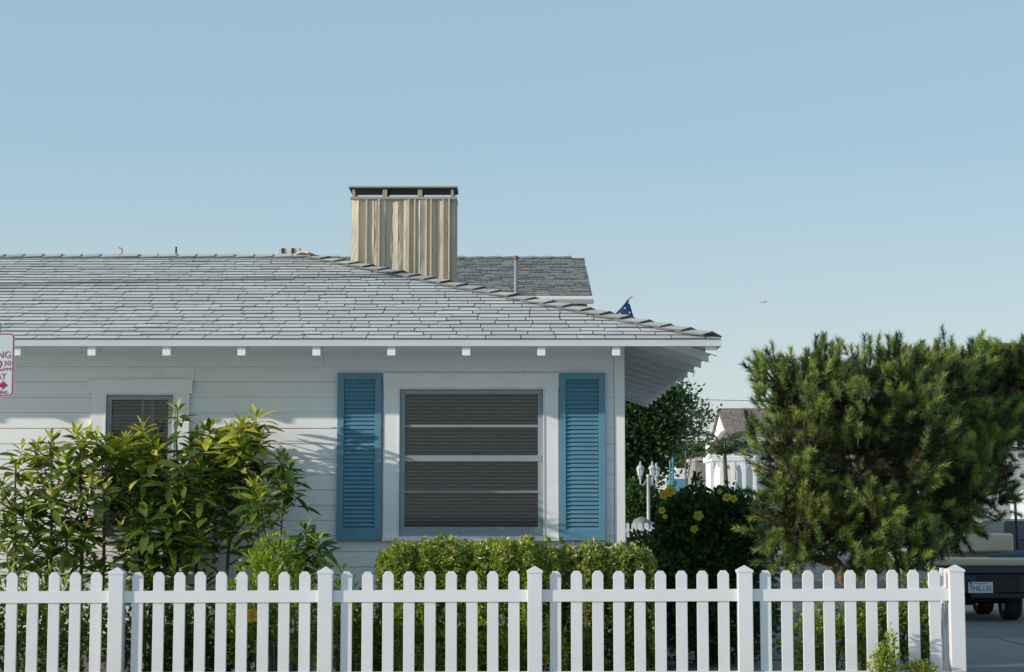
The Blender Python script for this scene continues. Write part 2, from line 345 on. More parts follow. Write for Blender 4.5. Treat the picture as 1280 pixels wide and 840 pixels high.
# drive between house and right-hand neighbour, with brick bands
dv = tag(bpy.data.objects.new('driveway', None), kind='structure'); link(dv)
MB().box(1.05, 3.9, 17.5, 34, 0.002, 0.010).build('drive_slab', M['concrete'], dv)
def brick_band(y0, rows, x0, x1):
    me = bpy.data.meshes.get('paving_brick_block')
    if me is None:
        me = MB().box(-0.098, 0.098, -0.047, 0.047, 0, 0.03).mesh('paving_brick_block', 0.004); me.materials.append(M['brick'])
    for r in range(rows):
        x = x0 + (0.1 if r % 2 else 0)
        while x < x1:
            mesh_obj('brick', me, M['brick'], dv, loc=(x, y0 + r * 0.104, random.uniform(-0.012, -0.009)), rot=(0, 0, random.uniform(-.01, .01))); x += 0.205
brick_band(19.55, 2, 1.9, 3.9); brick_band(21.6, 6, 1.9, 3.9); brick_band(24.4, 2, 1.9, 3.9)
# concrete apron to the right of the fence and the lane behind, where the cart stands
ap = tag(bpy.data.objects.new('apron', None), kind='structure'); link(ap)
for (x0, x1, y0, y1) in ((3.35, 4.92, 12.7, 15.4), (4.94, 6.5, 12.7, 15.4), (6.52, 8.2, 12.7, 15.4), (3.92, 5.3, 15.42, 17.6), (5.32, 6.8, 15.42, 17.6), (6.82, 8.2, 15.42, 17.6), (3.92, 5.3, 17.62, 19.9), (5.32, 6.8, 17.62, 19.9), (6.82, 8.2, 17.62, 19.9)):
    MB().box(x0, x1, y0, y1, 0.002, 0.05 + random.uniform(-.003, .003)).build('apron_slab', M['apron'], ap, bevel=0.008)
sheet('lane', 3.92, 16, 19.95, 60, 0.008, M['concrete'], 0.004)

# ------------------------------------------------------------------ the bungalow
YE = 14.70; OV = 0.73; YW = YE + OV; RUN = 3.76; YR = YE + RUN
XR = P(898, 424, YE).x; ZE = P(640, 423.5, YE).z; XL = -9.2
ZR = P(385, 321.5, YR).z; SL = (ZR - ZE) / RUN; YB = YE + 2 * RUN
XWR = XR - OV; XWL = XL + OV; YWB = YB - OV
AL = math.atan(SL); CA, SA = math.cos(AL), math.sin(AL)
def PW(px, py, dy=0.0): return P(px, py, YW + dy)
house = thing('bungalow', (-3.7, 18.4, 0), 'white clapboard bungalow with grey hip roof, blue shutters and tan chimney', 'house')
# roof deck: a closed hip shell
def hip(z, inset=0.0):
    return [Vector((XL + inset, YE + inset, ZE + z)), Vector((XR - inset, YE + inset, ZE + z)), Vector((XR - inset, YB - inset, ZE + z)), Vector((XL + inset, YB - inset, ZE + z)),
            Vector((XL + RUN, YR, ZR + z)), Vector((XR - RUN, YR, ZR + z))]
t_, b_ = hip(-0.004), hip(-0.05)
mb = MB()
FT = [(0, 1, 5, 4), (1, 2, 5), (2, 3, 4, 5), (3, 0, 4)]
mb.add(t_, FT, 0); mb.add(b_, [tuple(reversed(f)) for f in FT], 1)
for i in range(4): mb.add([b_[i], b_[(i + 1) % 4], t_[(i + 1) % 4], t_[i]], [(0, 1, 2, 3)], 1)
roof = mb.build('roof', None, house, mats=[M['deck_dark'], M['under_white']])
# fascia strips round the eaves, just outside the deck edge
fz0, fz1 = ZE - 0.062, ZE - 0.006
MB().box(XL - 0.02, XR + 0.02, YE - 0.022, YE - 0.002, fz0, fz1).build('fascia', M['fascia'], house)
MB().box(XR + 0.002, XR + 0.022, YE - 0.001, YB, fz0, fz1).build('fascia', M['fascia'], house)
MB().box(XL - 0.022, XL - 0.002, YE - 0.001, YB, fz0, fz1).build('fascia', M['fascia'], house)
# shingles ---------------------------------------------------------
EXP = 0.147; SLEN = RUN / CA
def slope_pt(x, s, lift):               # front slope: x along the eave, s up the slope
    return Vector((x, YE - 0.03 + s * CA - lift * SA, ZE + (s * CA) * SL - 0.03 * SL + lift * CA))
SH_M = [0, 0, 1, 1, 0, 1]
sh_unit = MB().hexa([(0.016, 0, 0.004), (0.984, 0, 0.004), (0.984, EXP * 1.22, -0.004), (0.016, EXP * 1.22, -0.004)],
                    [(0.013, 0, 0.0130), (0.984, 0, 0.0130), (0.987, EXP * 1.22, 0.001), (0.013, EXP * 1.22, 0.001)]); sh_unit.m = SH_M
sh_unit = sh_unit.mesh('shingle_slab'); sh_unit.materials.append(M['shingle']); sh_unit.materials.append(M['cut_edge'])
ROTF = Matrix.Rotation(AL, 4, 'X')
rest = MB(); n_single = 0; row = 0; s = 0.0
def shingle_geo(mb, x0, x1, x1t, s, lift, xf=slope_pt):
    e = EXP * 1.22
    mb.hexa([xf(x0, s, .004 + lift), xf(x1, s, .004 + lift), xf(x1t, s + e, -.004), xf(x0, s + e, -.004)],
            [xf(x0, s, .0130 + lift), xf(x1, s, .0130 + lift), xf(x1t, s + e, .001), xf(x0, s + e, .001)]); mb.m[-6:] = SH_M
while s < SLEN - 0.05:
    d = s * CA; xr = XR - d + 0.02; xl = XL + d; e = min(EXP * 1.22, SLEN - s)
    x = xl - random.uniform(0, 0.2)
    while x < xr - 0.03:
        w = random.choice((0.15, 0.18, 0.21, 0.24, 0.26, 0.28, 0.31)) * random.uniform(0.93, 1.07)
        x1 = min(x + w, xr); lift = random.choice((0, 0, 0, 0.001, 0.002))
        px, _ = proj(slope_pt(x + w, s, 0)); s_row = s; s = s + (random.choice((0, 0, 0, -.010, -.018, .008)) if row else 0)
        xt_lim = xr - e * CA
        if x1 > xt_lim or x1 - x < 0.06 or px < -4 or n_single >= 300:
            a, b2 = (x + 0.003, x1 - 0.003)
            if x1 > xt_lim: shingle_geo(rest, a, max(a + .01, b2), max(a + 0.002, min(b2, xt_lim)), s, lift)
            else: shingle_geo(rest, a, b2, b2, s, lift)
        else:
            mt = Matrix.Translation(slope_pt(x, s, lift)) @ ROTF @ Matrix.Diagonal((x1 - x, 1, 1, 1))
            mesh_obj('shingle', sh_unit, M['shingle'], roof, mtx=mt); n_single += 1
        x = x1; s = s_row
    s += EXP; row += 1
def slope_right(x, s, lift): return Vector((XR + 0.03 - s * CA + lift * SA, YB - (x - XL), ZE + s * CA * SL - 0.03 * SL + lift * CA))
s = 0.0
while s < SLEN - 0.1:
    d = s * CA; x = XL + d; lim = XL + 2 * RUN - d - 0.16
    while x < lim - 0.03:
        x1 = min(x + random.uniform(0.2, 0.34), lim); shingle_geo(rest, x + .003, x1 - .003, x1 - .003, s, 0, slope_right); x = x1
    s += EXP
rest.build('shingle_courses', None, roof, kind='stuff', mats=[M['shingle'], M['cut_edge']])
# ridge and hip caps
nF = Vector((0, -SA, CA)); nB = Vector((0, SA, CA)); nR = Vector((SA, 0, CA)); nL = Vector((-SA, 0, CA))
def cap_mesh(a, n1, n2, ln=0.29, wing=0.125, th=0.014, up=0.028):
    """a: unit vector towards the butt end; origin at the butt end on the fold"""
    mb = MB(); N = (n1 + n2).normalized()
    for n_, sgn in ((n1, 1), (n2, -1)):
        w = a.cross(n_).normalized()
        if w.dot(n_ - N * N.dot(n_)) < 0: w = -w
        o0 = N * (up - 0.006); o1 = -a * ln + N * 0.006; tn = N * th
        q = [o0, o0 + w * wing - N * 0.004, o1 + w * wing, o1]
        mb.hexa(q, [v + tn for v in q]); mb.m[-6:] = [0, 0, 1, 1, 0, 1]
    me = mb.mesh('cap_shingle'); me.materials.append(M['cap']); me.materials.append(M['cut_edge']); return me
rid = cap_mesh(Vector((1, 0, 0)), nF, nB)
x = XL + RUN + 0.2
while x < XR - RUN + 0.16:
    mesh_obj('ridge_cap', rid, M['cap'], roof, loc=(x, YR + random.uniform(-.004, .004), ZR + 0.002 + random.uniform(-.002, .003)), rot=(0, random.uniform(-.008, .008), 0)); x += 0.198
h0 = Vector((XR, YE, ZE)); h1 = Vector((XR - RUN, YR, ZR)); ha = (h0 - h1).normalized(); hl = (h1 - h0).length
hipm = cap_mesh(ha, nF, nR, 0.30, 0.13, 0.013, 0.040)
q = 0.07
while q < hl - 0.2:
    mesh_obj('hip_cap', hipm, M['cap'], roof, loc=h0 - ha * q + Vector((0, 0, 0.004 + random.uniform(-.003, .003))), rot=(0, 0, random.uniform(-.015, .015))); q += 0.232
h0b = Vector((XR, YB, ZE)); hab = (h0b - h1).normalized()
hipb = cap_mesh(hab, nB, nR, 0.30, 0.13, 0.013, 0.030); q = -0.03
while q < hl - 0.1:
    mesh_obj('hip_cap', hipb, M['cap'], roof, loc=h0b - hab * q); q += 0.232
# rafter tails -----------------------------------------------------
ry = YE + 0.012; rz_top = ZE - 0.052
def rafter_front():
    L = OV + 0.02; hgt = 0.075
    pts = [(-.033, 0, -hgt - .01), (-.033, L, -hgt - .01 + L * SL), (-.033, L, L * SL - .002), (-.033, 0, -.002)]
    me = MB().prism(pts, (.066, 0, 0)).mesh('rafter_tail', 0.003); me.materials.append(M['trim_white']); return me
rf = rafter_front(); x0 = P(20.4, 436, YE).x; k = 0; RSP = (P(770.6, 436, YE).x - x0) / 8
xx = x0 - 7 * RSP
while xx < XR - 0.3:
    mesh_obj('rafter_tail', rf, M['trim_white'], house, loc=(xx, ry, rz_top)); xx += RSP
def side_rafter(L): return MB().prism([(0, -.033, -.085), (-L, -.033, -.085 + L * SL), (-L, -.033, L * SL - .002), (0, -.033, -.002)], (0, .066, 0)).mesh('side_rafter_tail', 0.003)
rr_full = side_rafter(OV + .02)
yy = YE + 0.055
while yy < YB - 0.02:
    mesh_obj('rafter_tail', rr_full if yy - YE > OV + .1 else side_rafter(max(.09, yy - YE - .06)), M['trim_white'], house, loc=(XR - 0.012, yy, rz_top)); yy += RSP
# walls ------------------------------------------------------------
Z_SID = PW(640, 793).z; C0 = 440.0; CP = 19.23
ZTOP = ZE + OV * SL - 0.06
bwx = (PW(497, 500).x, PW(680.5, 500).x); bwz = (PW(640, 669).z, PW(640, 485).z)
swx = (PW(127.5, 500).x, PW(218.5, 500).x); swz = (PW(640, 669).z, PW(640, 491.5).z)
wall = MB().box(XWL + .02, swx[0] - .01, YW + .03, YW + .10, Z_SID + .02, ZTOP).box(swx[1] + .01, bwx[0] - .01, YW + .03, YW + .10, Z_SID + .02, ZTOP).box(bwx[1] + .01, XWR - .02, YW + .03, YW + .10, Z_SID + .02, ZTOP)
for a, z in ((swx, swz), (bwx, bwz)):
    wall.box(a[0] - .009, a[1] + .009, YW + .032, YW + .098, Z_SID + .02, z[0] - .01).box(a[0] - .009, a[1] + .009, YW + .032, YW + .098, z[1] + .01, ZTOP)
wall.box(XWR - .10, XWR - .03, YW + .12, YWB - .1, Z_SID + .02, ZTOP).box(XWL + .03, XWL + .10, YW + .12, YWB - .1, Z_SID + .02, ZTOP).box(XWL + .02, XWR - .02, YWB - .1, YWB - .03, Z_SID + .02, ZTOP)
wall = wall.build('wall', M['room'], house)
MB().box(XWL + .04, XWR - .04, YW + .03, YWB - .04, -0.02, Z_SID + .015).build('foundation', M['concrete_base'], house)
def board(mb, x0, x1, z0, z1):
    mb.hexa([(x0, YW + 0.002, z0), (x1, YW + 0.002, z0), (x1, YW + .028, z0 + .002), (x0, YW + .028, z0 + .002)], [(x0, YW + .012, z1), (x1, YW + .012, z1), (x1, YW + .028, z1), (x0, YW + .028, z1)])
edges = [ZTOP + 0.005] + [PW(640, C0 + CP * k).z for k in range(0, 19)] + [Z_SID]
for i in range(len(edges) - 1):
    z1, z0 = edges[i], edges[i + 1]
    if z1 - z0 < 0.03: continue
    spans = [(XWL + .09, XWR - .087)]
    for a, z in ((swx, swz), (bwx, bwz)):
        if z1 > z[0] + .012 and z0 < z[1] - 0.004:
            ns = []
            for (p, q_) in spans: ns += [(p, a[0] - .005), (a[1] + .005, q_)] if p < a[0] and q_ > a[1] else [(p, q_)]
            spans = ns
    for (p, q_) in spans:
        cuts = [p]; c = p + random.uniform(1.4, 3.6)
        while c < q_ - 0.7: cuts.append(c); c += random.uniform(2.4, 4.2)
        cuts.append(q_)
        for j in range(len(cuts) - 1):
            mb = MB(); dz = random.uniform(-.0008, .0008); board(mb, cuts[j] + .0012, cuts[j + 1] - .0012, z0 + .0075 + dz, z1 + .0065)
            mb.build('siding_board', M['wall_white'], wall)
for i in range(len(edges) - 1):               # side wall to the right, same courses
    z1, z0 = edges[i], edges[i + 1]
    if z1 - z0 < 0.03: continue
    MB().hexa([(XWR - .002, YW + .09, z0 + .004), (XWR - .002, YWB, z0 + .004), (XWR - .028, YWB, z0 + .004), (XWR - .028, YW + .09, z0 + .004)],
              [(XWR - .012, YW + .09, z1 + .0065), (XWR - .012, YWB, z1 + .0065), (XWR - .028, YWB, z1 + .0065), (XWR - .028, YW + .09, z1 + .0065)]).build('siding_board', M['wall_white'], wall)
MB().box(XWR - .085, XWR + .004, YW - .012, YW + .088, Z_SID - .005, ZTOP - .01).build('corner_board', M['trim_white'], house, bevel=0.004)
MB().box(XWL + .03, XWR - .092, YW - .004, YW + .004, PW(640, 440.3).z, ZTOP - .02).build('frieze_board', M['trim_white'], house)

# windows ----------------------------------------------------------
def win_rect(px0, px1, py0, py1, dy): 
    a, b = PW(px0, py1, dy), PW(px1, py0, dy); return a.x, b.x, a.z, b.z
slat_cache = {}
def blind_slats(win, x0, x1, z0, z1, y, pitch):
    w = x1 - x0; key = round(w, 3)
    if key not in slat_cache:
        mb = MB(); n = 4; hw = 0.0135
        for i in range(n):
            a0, a1 = i / n - .5, (i + 1) / n - .5
            f = lambda a: (a * 2 * hw, 0.004 * (1 - (2 * a) ** 2))
            (u0, h0_), (u1, h1_) = f(a0), f(a1)
            mb.add([(-w / 2, u0, h0_), (w / 2, u0, h0_), (w / 2, u1, h1_), (-w / 2, u1, h1_)], [(0, 1, 2, 3)])
        me = mb.mesh('blind_slat'); me.materials.append(M['blind']); slat_cache[key] = me
    z = z0 + 0.012
    while z < z1:
        mesh_obj('blind_slat', slat_cache[key], M['blind'], win, loc=((x0 + x1) / 2, y, z + random.uniform(-.0008, .0008)), rot=(R(46) + random.uniform(-.05, .05), random.uniform(-.0012, .0012), 0)); z += pitch
def make_window(name, label, casing, opening, rails, head_ext=0.0, tapes=()):
    w = mesh_obj(name, MB().box(0, 0, 0, 0, 0, 0).mesh(name), M['room'], house) if False else None
    cx0, cx1, cz0, cz1 = win_rect(*casing, -.03); ox0, ox1, oz0, oz1 = win_rect(*opening, -.03)
    yc = YW - .034
    # casing is the window part; everything else hangs below it
    mb = MB()
    mb.ring(cx0, cx1, cz0 + .01, oz1 + .05, ox0, ox1, cz0 + .036, oz1 + .0004, yc, YW - .001)
    w = mb.build(name, M['trim_white'], house, bevel=.0025); w['label'] = label
    MB().box(cx0 - head_ext, cx1 + head_ext, yc - .004, YW - .001, oz1 + .0015, cz1).build('head_casing', M['trim_white'], w, bevel=.0025)
    MB().box(cx0 - .004, cx1 + .004, yc - .022, YW - .001, cz0 - .002, cz0 + .037).build('sill', M['trim_white'], w, bevel=.004)
    # reveal bead
    bd = .011
    MB().ring(ox0 + .001, ox1 - .001, cz0 + .0385, oz1 - .001, ox0 + bd, ox1 - bd, cz0 + .0405, oz1 - bd, yc - .006, YW + .03).build('bead', M['trim_white'], w)
    x0, x1, z0, z1 = ox0 + bd + .002, ox1 - bd - .002, cz0 + .041, oz1 - bd - .002
    ys = YW - .012; st = .043
    fr = MB().ring(x0, x1, z0, z1, x0 + st, x1 - st, z0 + st * 1.8, z1 - st * .95, ys, ys + .03)
    fr.build('sash', M['sash'], w, bevel=.002)
    for (py, hp, kind) in rails:
        zc = PW(640, py, -.01).z; h = hp / 145 / 2
        if kind == 'rail': MB().box(x0 + st * .35, x1 - st * .35, ys - .006, ys + .024, zc - h, zc + h).build('meeting_rail', M['sash'], w, bevel=.002)
        else: MB().box(x0 + st + .001, x1 - st - .001, ys + .004, ys + .022, zc - h, zc + h).build('muntin', M['muntin'], w, bevel=.003)
    zs = sorted([z0 + st * 1.8] + [PW(640, r[0], -.01).z for r in rails] + [z1 - st])
    for i in range(len(zs) - 1):
        MB().box(x0 + st * .9, x1 - st * .9, ys + .0125, ys + .0155, zs[i] + .004, zs[i + 1] - .004).build('pane', M['glass'], w)
    blind_slats(w, x0 + .03, x1 - .03, z0 + .03, z1 - .02, ys + .06, 0.0300)
    for fx in (0.12, 0.88): MB().tube([(x0 + (x1 - x0) * fx, ys + .0445, z0 + .03), (x0 + (x1 - x0) * fx, ys + .0445, z1 - .02)], .0012, 5).build('blind_cord', M['tape'], w)
    for tp in tapes:
        tx = PW(tp, 520, .02).x; MB().box(tx - .012, tx + .012, ys + .0395, ys + .0415, z0 + .9, z1 - .02).build('blind_tape', M['tape'], w)
    MB().box(x0 - .02, x1 + .02, YW + .5, YW + .52, z0 - .1, z1 + .1).build('room_backing', M['room'], w)  # flat dark plane standing in for the unlit room behind the blind
    return w, (x0, x1, z0, z1, ys)
wbig, wb = make_window('window', 'large four-light window between the blue shutters', (478.5, 698, 466.5, 676), (497, 680.5, 485, 669), [(532.5, 3.4, 'm'), (573, 7.6, 'rail'), (614.8, 3.2, 'm')], 0.004)
pl = PW(591, 568.5, -.03); MB().box(pl.x - .022, pl.x + .022, YW - .03, YW - .017, pl.z + .006, pl.z + .014).tube([(pl.x - .012, YW - .03, pl.z + .016), (pl.x + .02, YW - .042, pl.z + .019)], .006, 6).build('latch', M['dark_metal'], wbig)
wsm, _ = make_window('window', 'narrow window half hidden by the tall shrub', (110, 237.5, 474, 676), (127.5, 218.5, 492, 669), [(585, 8, 'rail')], 0.022, (178, 190.5))
# shutters ---------------------------------------------------------
def make_shutter(px0, px1, label):
    x0, x1, z0, z1 = win_rect(px0, px1, 466.5, 675.5, -.03); y0, y1 = YW - .045, YW - .012
    sw = 8.3 / 145; tr = 8.0 / 145; br = 13.0 / 145
    f = MB().ring(x0, x1, z0, z1, x0 + sw, x1 - sw, z0 + br, z1 - tr, y0, y1)
    s_ = f.build('shutter', M['teal'], house, bevel=.0025); s_['label'] = label
    MB().box(x0 + sw * .6, x1 - sw * .6, y1 + .0004, y1 + .004, z0 + br * .6, z1 - tr * .6).build('back_panel', M['teal'], s_)
    w = x1 - x0 - 2 * sw - .004
    me = MB().box(-w / 2, w / 2, -.0035, .0035, -.021, .021).mesh('shutter_slat', .002); me.materials.append(M['teal'])
    n = 36; zz0, zz1 = z0 + br + .012, z1 - tr - .012
    for k in range(n):
        mesh_obj('slat', me, M['teal'], s_, loc=((x0 + x1) / 2, (y0 + y1) / 2 - .001, zz0 + (zz1 - zz0) * k / (n - 1)), rot=(R(-32) + random.uniform(-.03, .03), 0, 0))
    for fz in (0.2, 0.8): MB().box(x0 + .01, x1 - .01, y1 - .002, YW + .006, z0 + (z1 - z0) * fz - .02, z0 + (z1 - z0) * fz + .02).build('bracket', M['teal'], s_)
make_shutter(420.3, 477.2, 'shutter nearer the tall shrub'); make_shutter(699.3, 756.2, 'shutter nearer the house corner')

# chimney ----------------------------------------------------------
YC = 18.14; YC1 = YC + 0.33
ca, cb = P(439.5, 248, YC), P(569.5, 248, YC); cz_top = ca.z; cz_bot = 3.35
chim = MB().box(ca.x + .015, cb.x - .02, YC + .03, YC1 - .02, cz_bot, cz_top - .01).build('chimney', M['tan_trim'], house)
random.seed(23); nb = 17; xs = [ca.x]
for k in range(nb): xs.append(xs[-1] + random.uniform(0.75, 1.25))
sc_ = (cb.x - ca.x) / (xs[-1] - xs[0]); xs = [ca.x + (v - ca.x) * sc_ for v in xs]
for k in range(nb):
    mb = MB(); nz, nx = 22, 5; w = xs[k + 1] - xs[k]; tilt = (-1 if k % 2 else 1) * random.uniform(.002, .009); cup = random.uniform(-.004, .007); ph = random.uniform(0, 9); off = random.uniform(-.008, .012)
    vs = []
    for j in range(nz):
        z = cz_bot + (cz_top - .004 - cz_bot) * j / (nz - 1); wob = .006 * math.sin(z * 7 + ph) + .004 * math.sin(z * 17 + 2 * ph)
        for i in range(nx):
            u = i / (nx - 1); xe = xs[k] + .002 + u * (w - .004) + (wob * .35 if 0 < i < nx - 1 else 0)
            yv = YC - off - tilt * (u - .5) * 2 - cup * (1 - (2 * u - 1) ** 2) - wob * (u - .3) * .8 + random.uniform(-.0015, .0015)
            vs.append((xe, yv, z))
    fs = [(j * nx + i, j * nx + i + 1, (j + 1) * nx + i + 1, (j + 1) * nx + i) for j in range(nz - 1) for i in range(nx - 1)]
    nv = len(vs); vs += [(v[0], YC + .028, v[2]) for v in vs]
    fs += [(nv + f[3], nv + f[2], nv + f[1], nv + f[0]) for f in fs]
    for j in range(nz - 1):
        for i in (0, nx - 1):
            a_, b_2 = j * nx + i, (j + 1) * nx + i
            fs.append((a_, b_2, nv + b_2, nv + a_) if i == 0 else (b_2, a_, nv + a_, nv + b_2))
    mb.add(vs, fs); mb.build('chimney_board', M['tan'], chim, smooth=False)
    if k and random.random() < 0.55:
        MB().box(xs[k] - .008, xs[k] + .008, YC - .024 - random.uniform(0, .01), YC + .01, cz_bot, cz_top - .005).build('batten', M['tan'], chim, bevel=.003)
for k in range(4):
    y = YC + .03 + k * (YC1 - YC - .05) / 4
    MB().box(cb.x - .018, cb.x + .002 + random.uniform(0, .01), y + .002, y + (YC1 - YC - .05) / 4 - .002, cz_bot - .4, cz_top - .004).build('chimney_board', M['tan'], chim)
    MB().box(ca.x - .002 - random.uniform(0, .01), ca.x + .013, y + .002, y + (YC1 - YC - .05) / 4 - .002, cz_bot, cz_top - .004).build('chimney_board', M['tan'], chim)
zl0, zl1 = P(500, 249.5, YC).z, P(500, 246.5, YC).z; zt0, zt1 = P(500, 235.2, YC).z, P(500, 233.2, YC).z
MB().box(ca.x - .012, cb.x + .014, YC - .03, YC1 + .02, zl0, zl1).build('ledge', M['tan_trim'], chim, bevel=.003)
MB().box(ca.x - .03, cb.x + .02, YC - .035, YC1 + .02, zt0, zt1).build('lid', M['tan_trim'], chim, bevel=.003)
MB().box(ca.x - .02, cb.x + .01, YC - .025, YC1 + .01, zt0 - .012, zt0 - .001).build('lid_underside', M['lid_black'], chim)  # thin near-black plate added below the lid
for yv in (YC - .012, YC1 - .03):
    for pxx, wd in ((442.3, .03), (481.3, .047), (525.2, .047), (565.5, .03)):
        c = P(pxx, 240, YC).x; MB().box(c - wd / 2, c + wd / 2, yv, yv + .05, zl1 - .002, zt0 + .002).build('lid_post', M['tan_trim'], chim, bevel=.002)
fx = P(470, 245, YC + .18).x; MB().lathe((fx, YC + .18, zl1), [(.05, -.1), (.05, .0), (.06, .005), (.06, .012), (.01, .025)], 14).build('flue', M['rust'], chim)
random.seed(31)
# things on the roof -----------------------------------------------
pt, pb = P(645, 320, 17.3), P(645, 385, 17.3)
pp = MB().tube([pb - Vector((0, 0, .06)), pt], .018, 12).build('vent_pipe', M['galv'], house, smooth=True)
MB().lathe((pt.x, pt.y, pt.z - .01), [(.02, -.03), (.024, -.025), (.024, .0), (.014, .012)], 12).build('pipe_cap', M['rust'], pp)
v0, v1 = P(346.5, 319, YR + .12), P(374.5, 309, YR + .12)
vb = MB().box(v0.x, v1.x, YR + .12, YR + .34, ZR - .08, v1.z).build('roof_vent', M['vent_white'], house, bevel=.006)
MB().box(v0.x + .045, v0.x + .075, YR + .112, YR + .119, v0.z + .02, v1.z - .012).box(v1.x - .085, v1.x - .055, YR + .112, YR + .119, v0.z + .02, v1.z - .012).build('vent_slot', M['dark_metal'], vb)
MB().box(v0.x - .005, v1.x + .005, YR + .108, YR + .35, v0.z - .012, v0.z + .008).build('vent_flange', M['rust'], vb)
a = P(220, 319, YR + .1); b = P(220, 308.5, YR + .1); MB().tube([a - Vector((0, 0, .08)), b], .012, 8).build('roof_pipe', M['dark_metal'], house)
a = P(152.5, 319, YR + .05); MB().tube([a - Vector((0, 0, .06)), P(152.8, 312, YR + .05), P(151.5, 310.3, YR + .05), P(148.5, 309.8, YR + .05)], .005, 6).build('roof_hook', M['dark_metal'], house)

# ------------------------------------------------------------------ picket fence along the front
fence = thing('picket_fence', (0, 13.1, 0), 'white vinyl picket fence with capped posts in front of the bungalow', 'fence')
POSTS = [-640, -378, -116, 146, 407, 668.5, 931, 1195]
fy = lambda px: 13.16 - 0.13 * (px - 146) / 1049.0
def fz(px, yl, yr): return P(px, yl + (yr - yl) * (px - 146) / 1049.0, fy(px)).z
for px in POSTS:
    x = P(px, 760, fy(px)).x; y = fy(px); zt = fz(px, 708.6, 705.4); w = .0525
    p = MB().box(x - w, x + w, y - w, y + w, -0.02, zt - .045).build('post', M['vinyl'], fence, bevel=.004)
    c = w + .006; MB().add([(x - c, y - c, zt - .052), (x + c, y - c, zt - .052), (x + c, y + c, zt - .052), (x - c, y + c, zt - .052), (x - c, y - c, zt - .036), (x + c, y - c, zt - .036), (x + c, y + c, zt - .036), (x - c, y + c, zt - .036), (x, y, zt)],
        [(0, 3, 2, 1), (0, 1, 5, 4), (1, 2, 6, 5), (2, 3, 7, 6), (3, 0, 4, 7), (4, 5, 8), (5, 6, 8), (6, 7, 8), (7, 4, 8)]).build('post_cap', M['vinyl'], p, bevel=.002)
def picket(x, y, zt, zb, yaw=0.0, parent=fence):
    hw, d, ch = .0405, .011, .029
    mb = MB().prism([(x - hw, y - d, zb), (x + hw, y - d, zb), (x + hw, y - d, zt - ch), (x + hw * .46, y - d, zt), (x - hw * .46, y - d, zt), (x - hw, y - d, zt - ch)][::1], (0, 2 * d, 0))
    return mb.build('picket', M['vinyl'], parent, bevel=.0025)
for i in range(len(POSTS) - 1):
    a, b = POSTS[i], POSTS[i + 1]
    for k in range(1, 10):
        px = a + (b - a) * k / 10.0 + random.uniform(-.35, .35); y = fy(px)
        picket(P(px, 760, y).x, y, fz(px, 715.2, 712.2) + random.uniform(-.0015, .0015), 0.06)
    x0, x1 = P(a, 760, fy(a)).x + .0515, P(b, 760, fy(b)).x - .0515
    for (t0, t1), (u0, u1), nm in (((738.6, 735.4), (753.4, 750.6), 'top_rail'), ((840.3, 838.2), (855.5, 853.6), 'bottom_rail')):
        zs = [(fz(px, u0, u1), fz(px, t0, t1)) for px in (a, b)]; h = .0235
        MB().hexa([(x0, fy(a) - h, zs[0][0]), (x1, fy(b) - h, zs[1][0]), (x1, fy(b) + h, zs[1][0]), (x0, fy(a) + h, zs[0][0])],
                  [(x0, fy(a) - h, zs[0][1]), (x1, fy(b) - h, zs[1][1]), (x1, fy(b) + h, zs[1][1]), (x0, fy(a) + h, zs[0][1])]).build(nm, M['vinyl'], fence, bevel=.002)
# short return at the right-hand end, running back from the last post
rx = P(1195, 760, fy(1195)).x
for k, dy in enumerate((0.27, 0.41)):
    x, y = rx, fy(1195) + dy; hw, d, ch = .0405, .011, .029; zt = fz(1195, 715, 712)
    MB().prism([(x - d, y - hw, .06), (x - d, y + hw, .06), (x - d, y + hw, zt - ch), (x - d, y + hw * .46, zt), (x - d, y - hw * .46, zt), (x - d, y - hw, zt - ch)], (2 * d, 0, 0)).build('picket', M['vinyl'], fence, bevel=.0025)
for (t, u) in ((735.4, 750.6), (838.2, 853.6)):
    MB().box(rx - .0235, rx + .0235, fy(1195) + .0535, fy(1195) + .55, fz(1195, u, u), fz(1195, t, t)).build('return_rail', M['vinyl'], fence, bevel=.002)
p = MB().box(rx - .05, rx + .05, fy(1195) + .552, fy(1195) + .652, -.02, .97).build('post', M['vinyl'], fence, bevel=.004)

# ------------------------------------------------------------------ plants
def unit(v): return v / np.maximum(1e-9, np.linalg.norm(v, axis=-1, keepdims=True))
def rand_dirs(n): return unit(rng.normal(size=(n, 3)))
def leaf_cloud(name, C, D, L, W, mats, midx=None, parent=None, fold=0.18, kind='stuff', droop=0.0):
    """small folded leaves: start points C, directions D, lengths L, widths W"""
    n = len(C); D = unit(D); side = unit(np.cross(D, rand_dirs(n))); up = np.cross(side, D)
    L = np.broadcast_to(L, (n,))[:, None]; W = np.broadcast_to(W, (n,))[:, None]
    mid = C + D * L * 0.5; tip = C + D * L - up * L * droop
    V = np.stack([C, mid + side * W * .5 + up * W * fold, tip, mid - side * W * .5 + up * W * fold], 1).reshape(-1, 3)
    b = np.arange(n)[:, None] * 4; T = np.concatenate([b + [0, 1, 2], b + [0, 2, 3]], 1).reshape(-1, 3)
    me = np_mesh(name, V, T, mats=mats, midx=None if midx is None else np.repeat(midx, 2))
    return mesh_obj(name, me, None, parent, kind=kind)
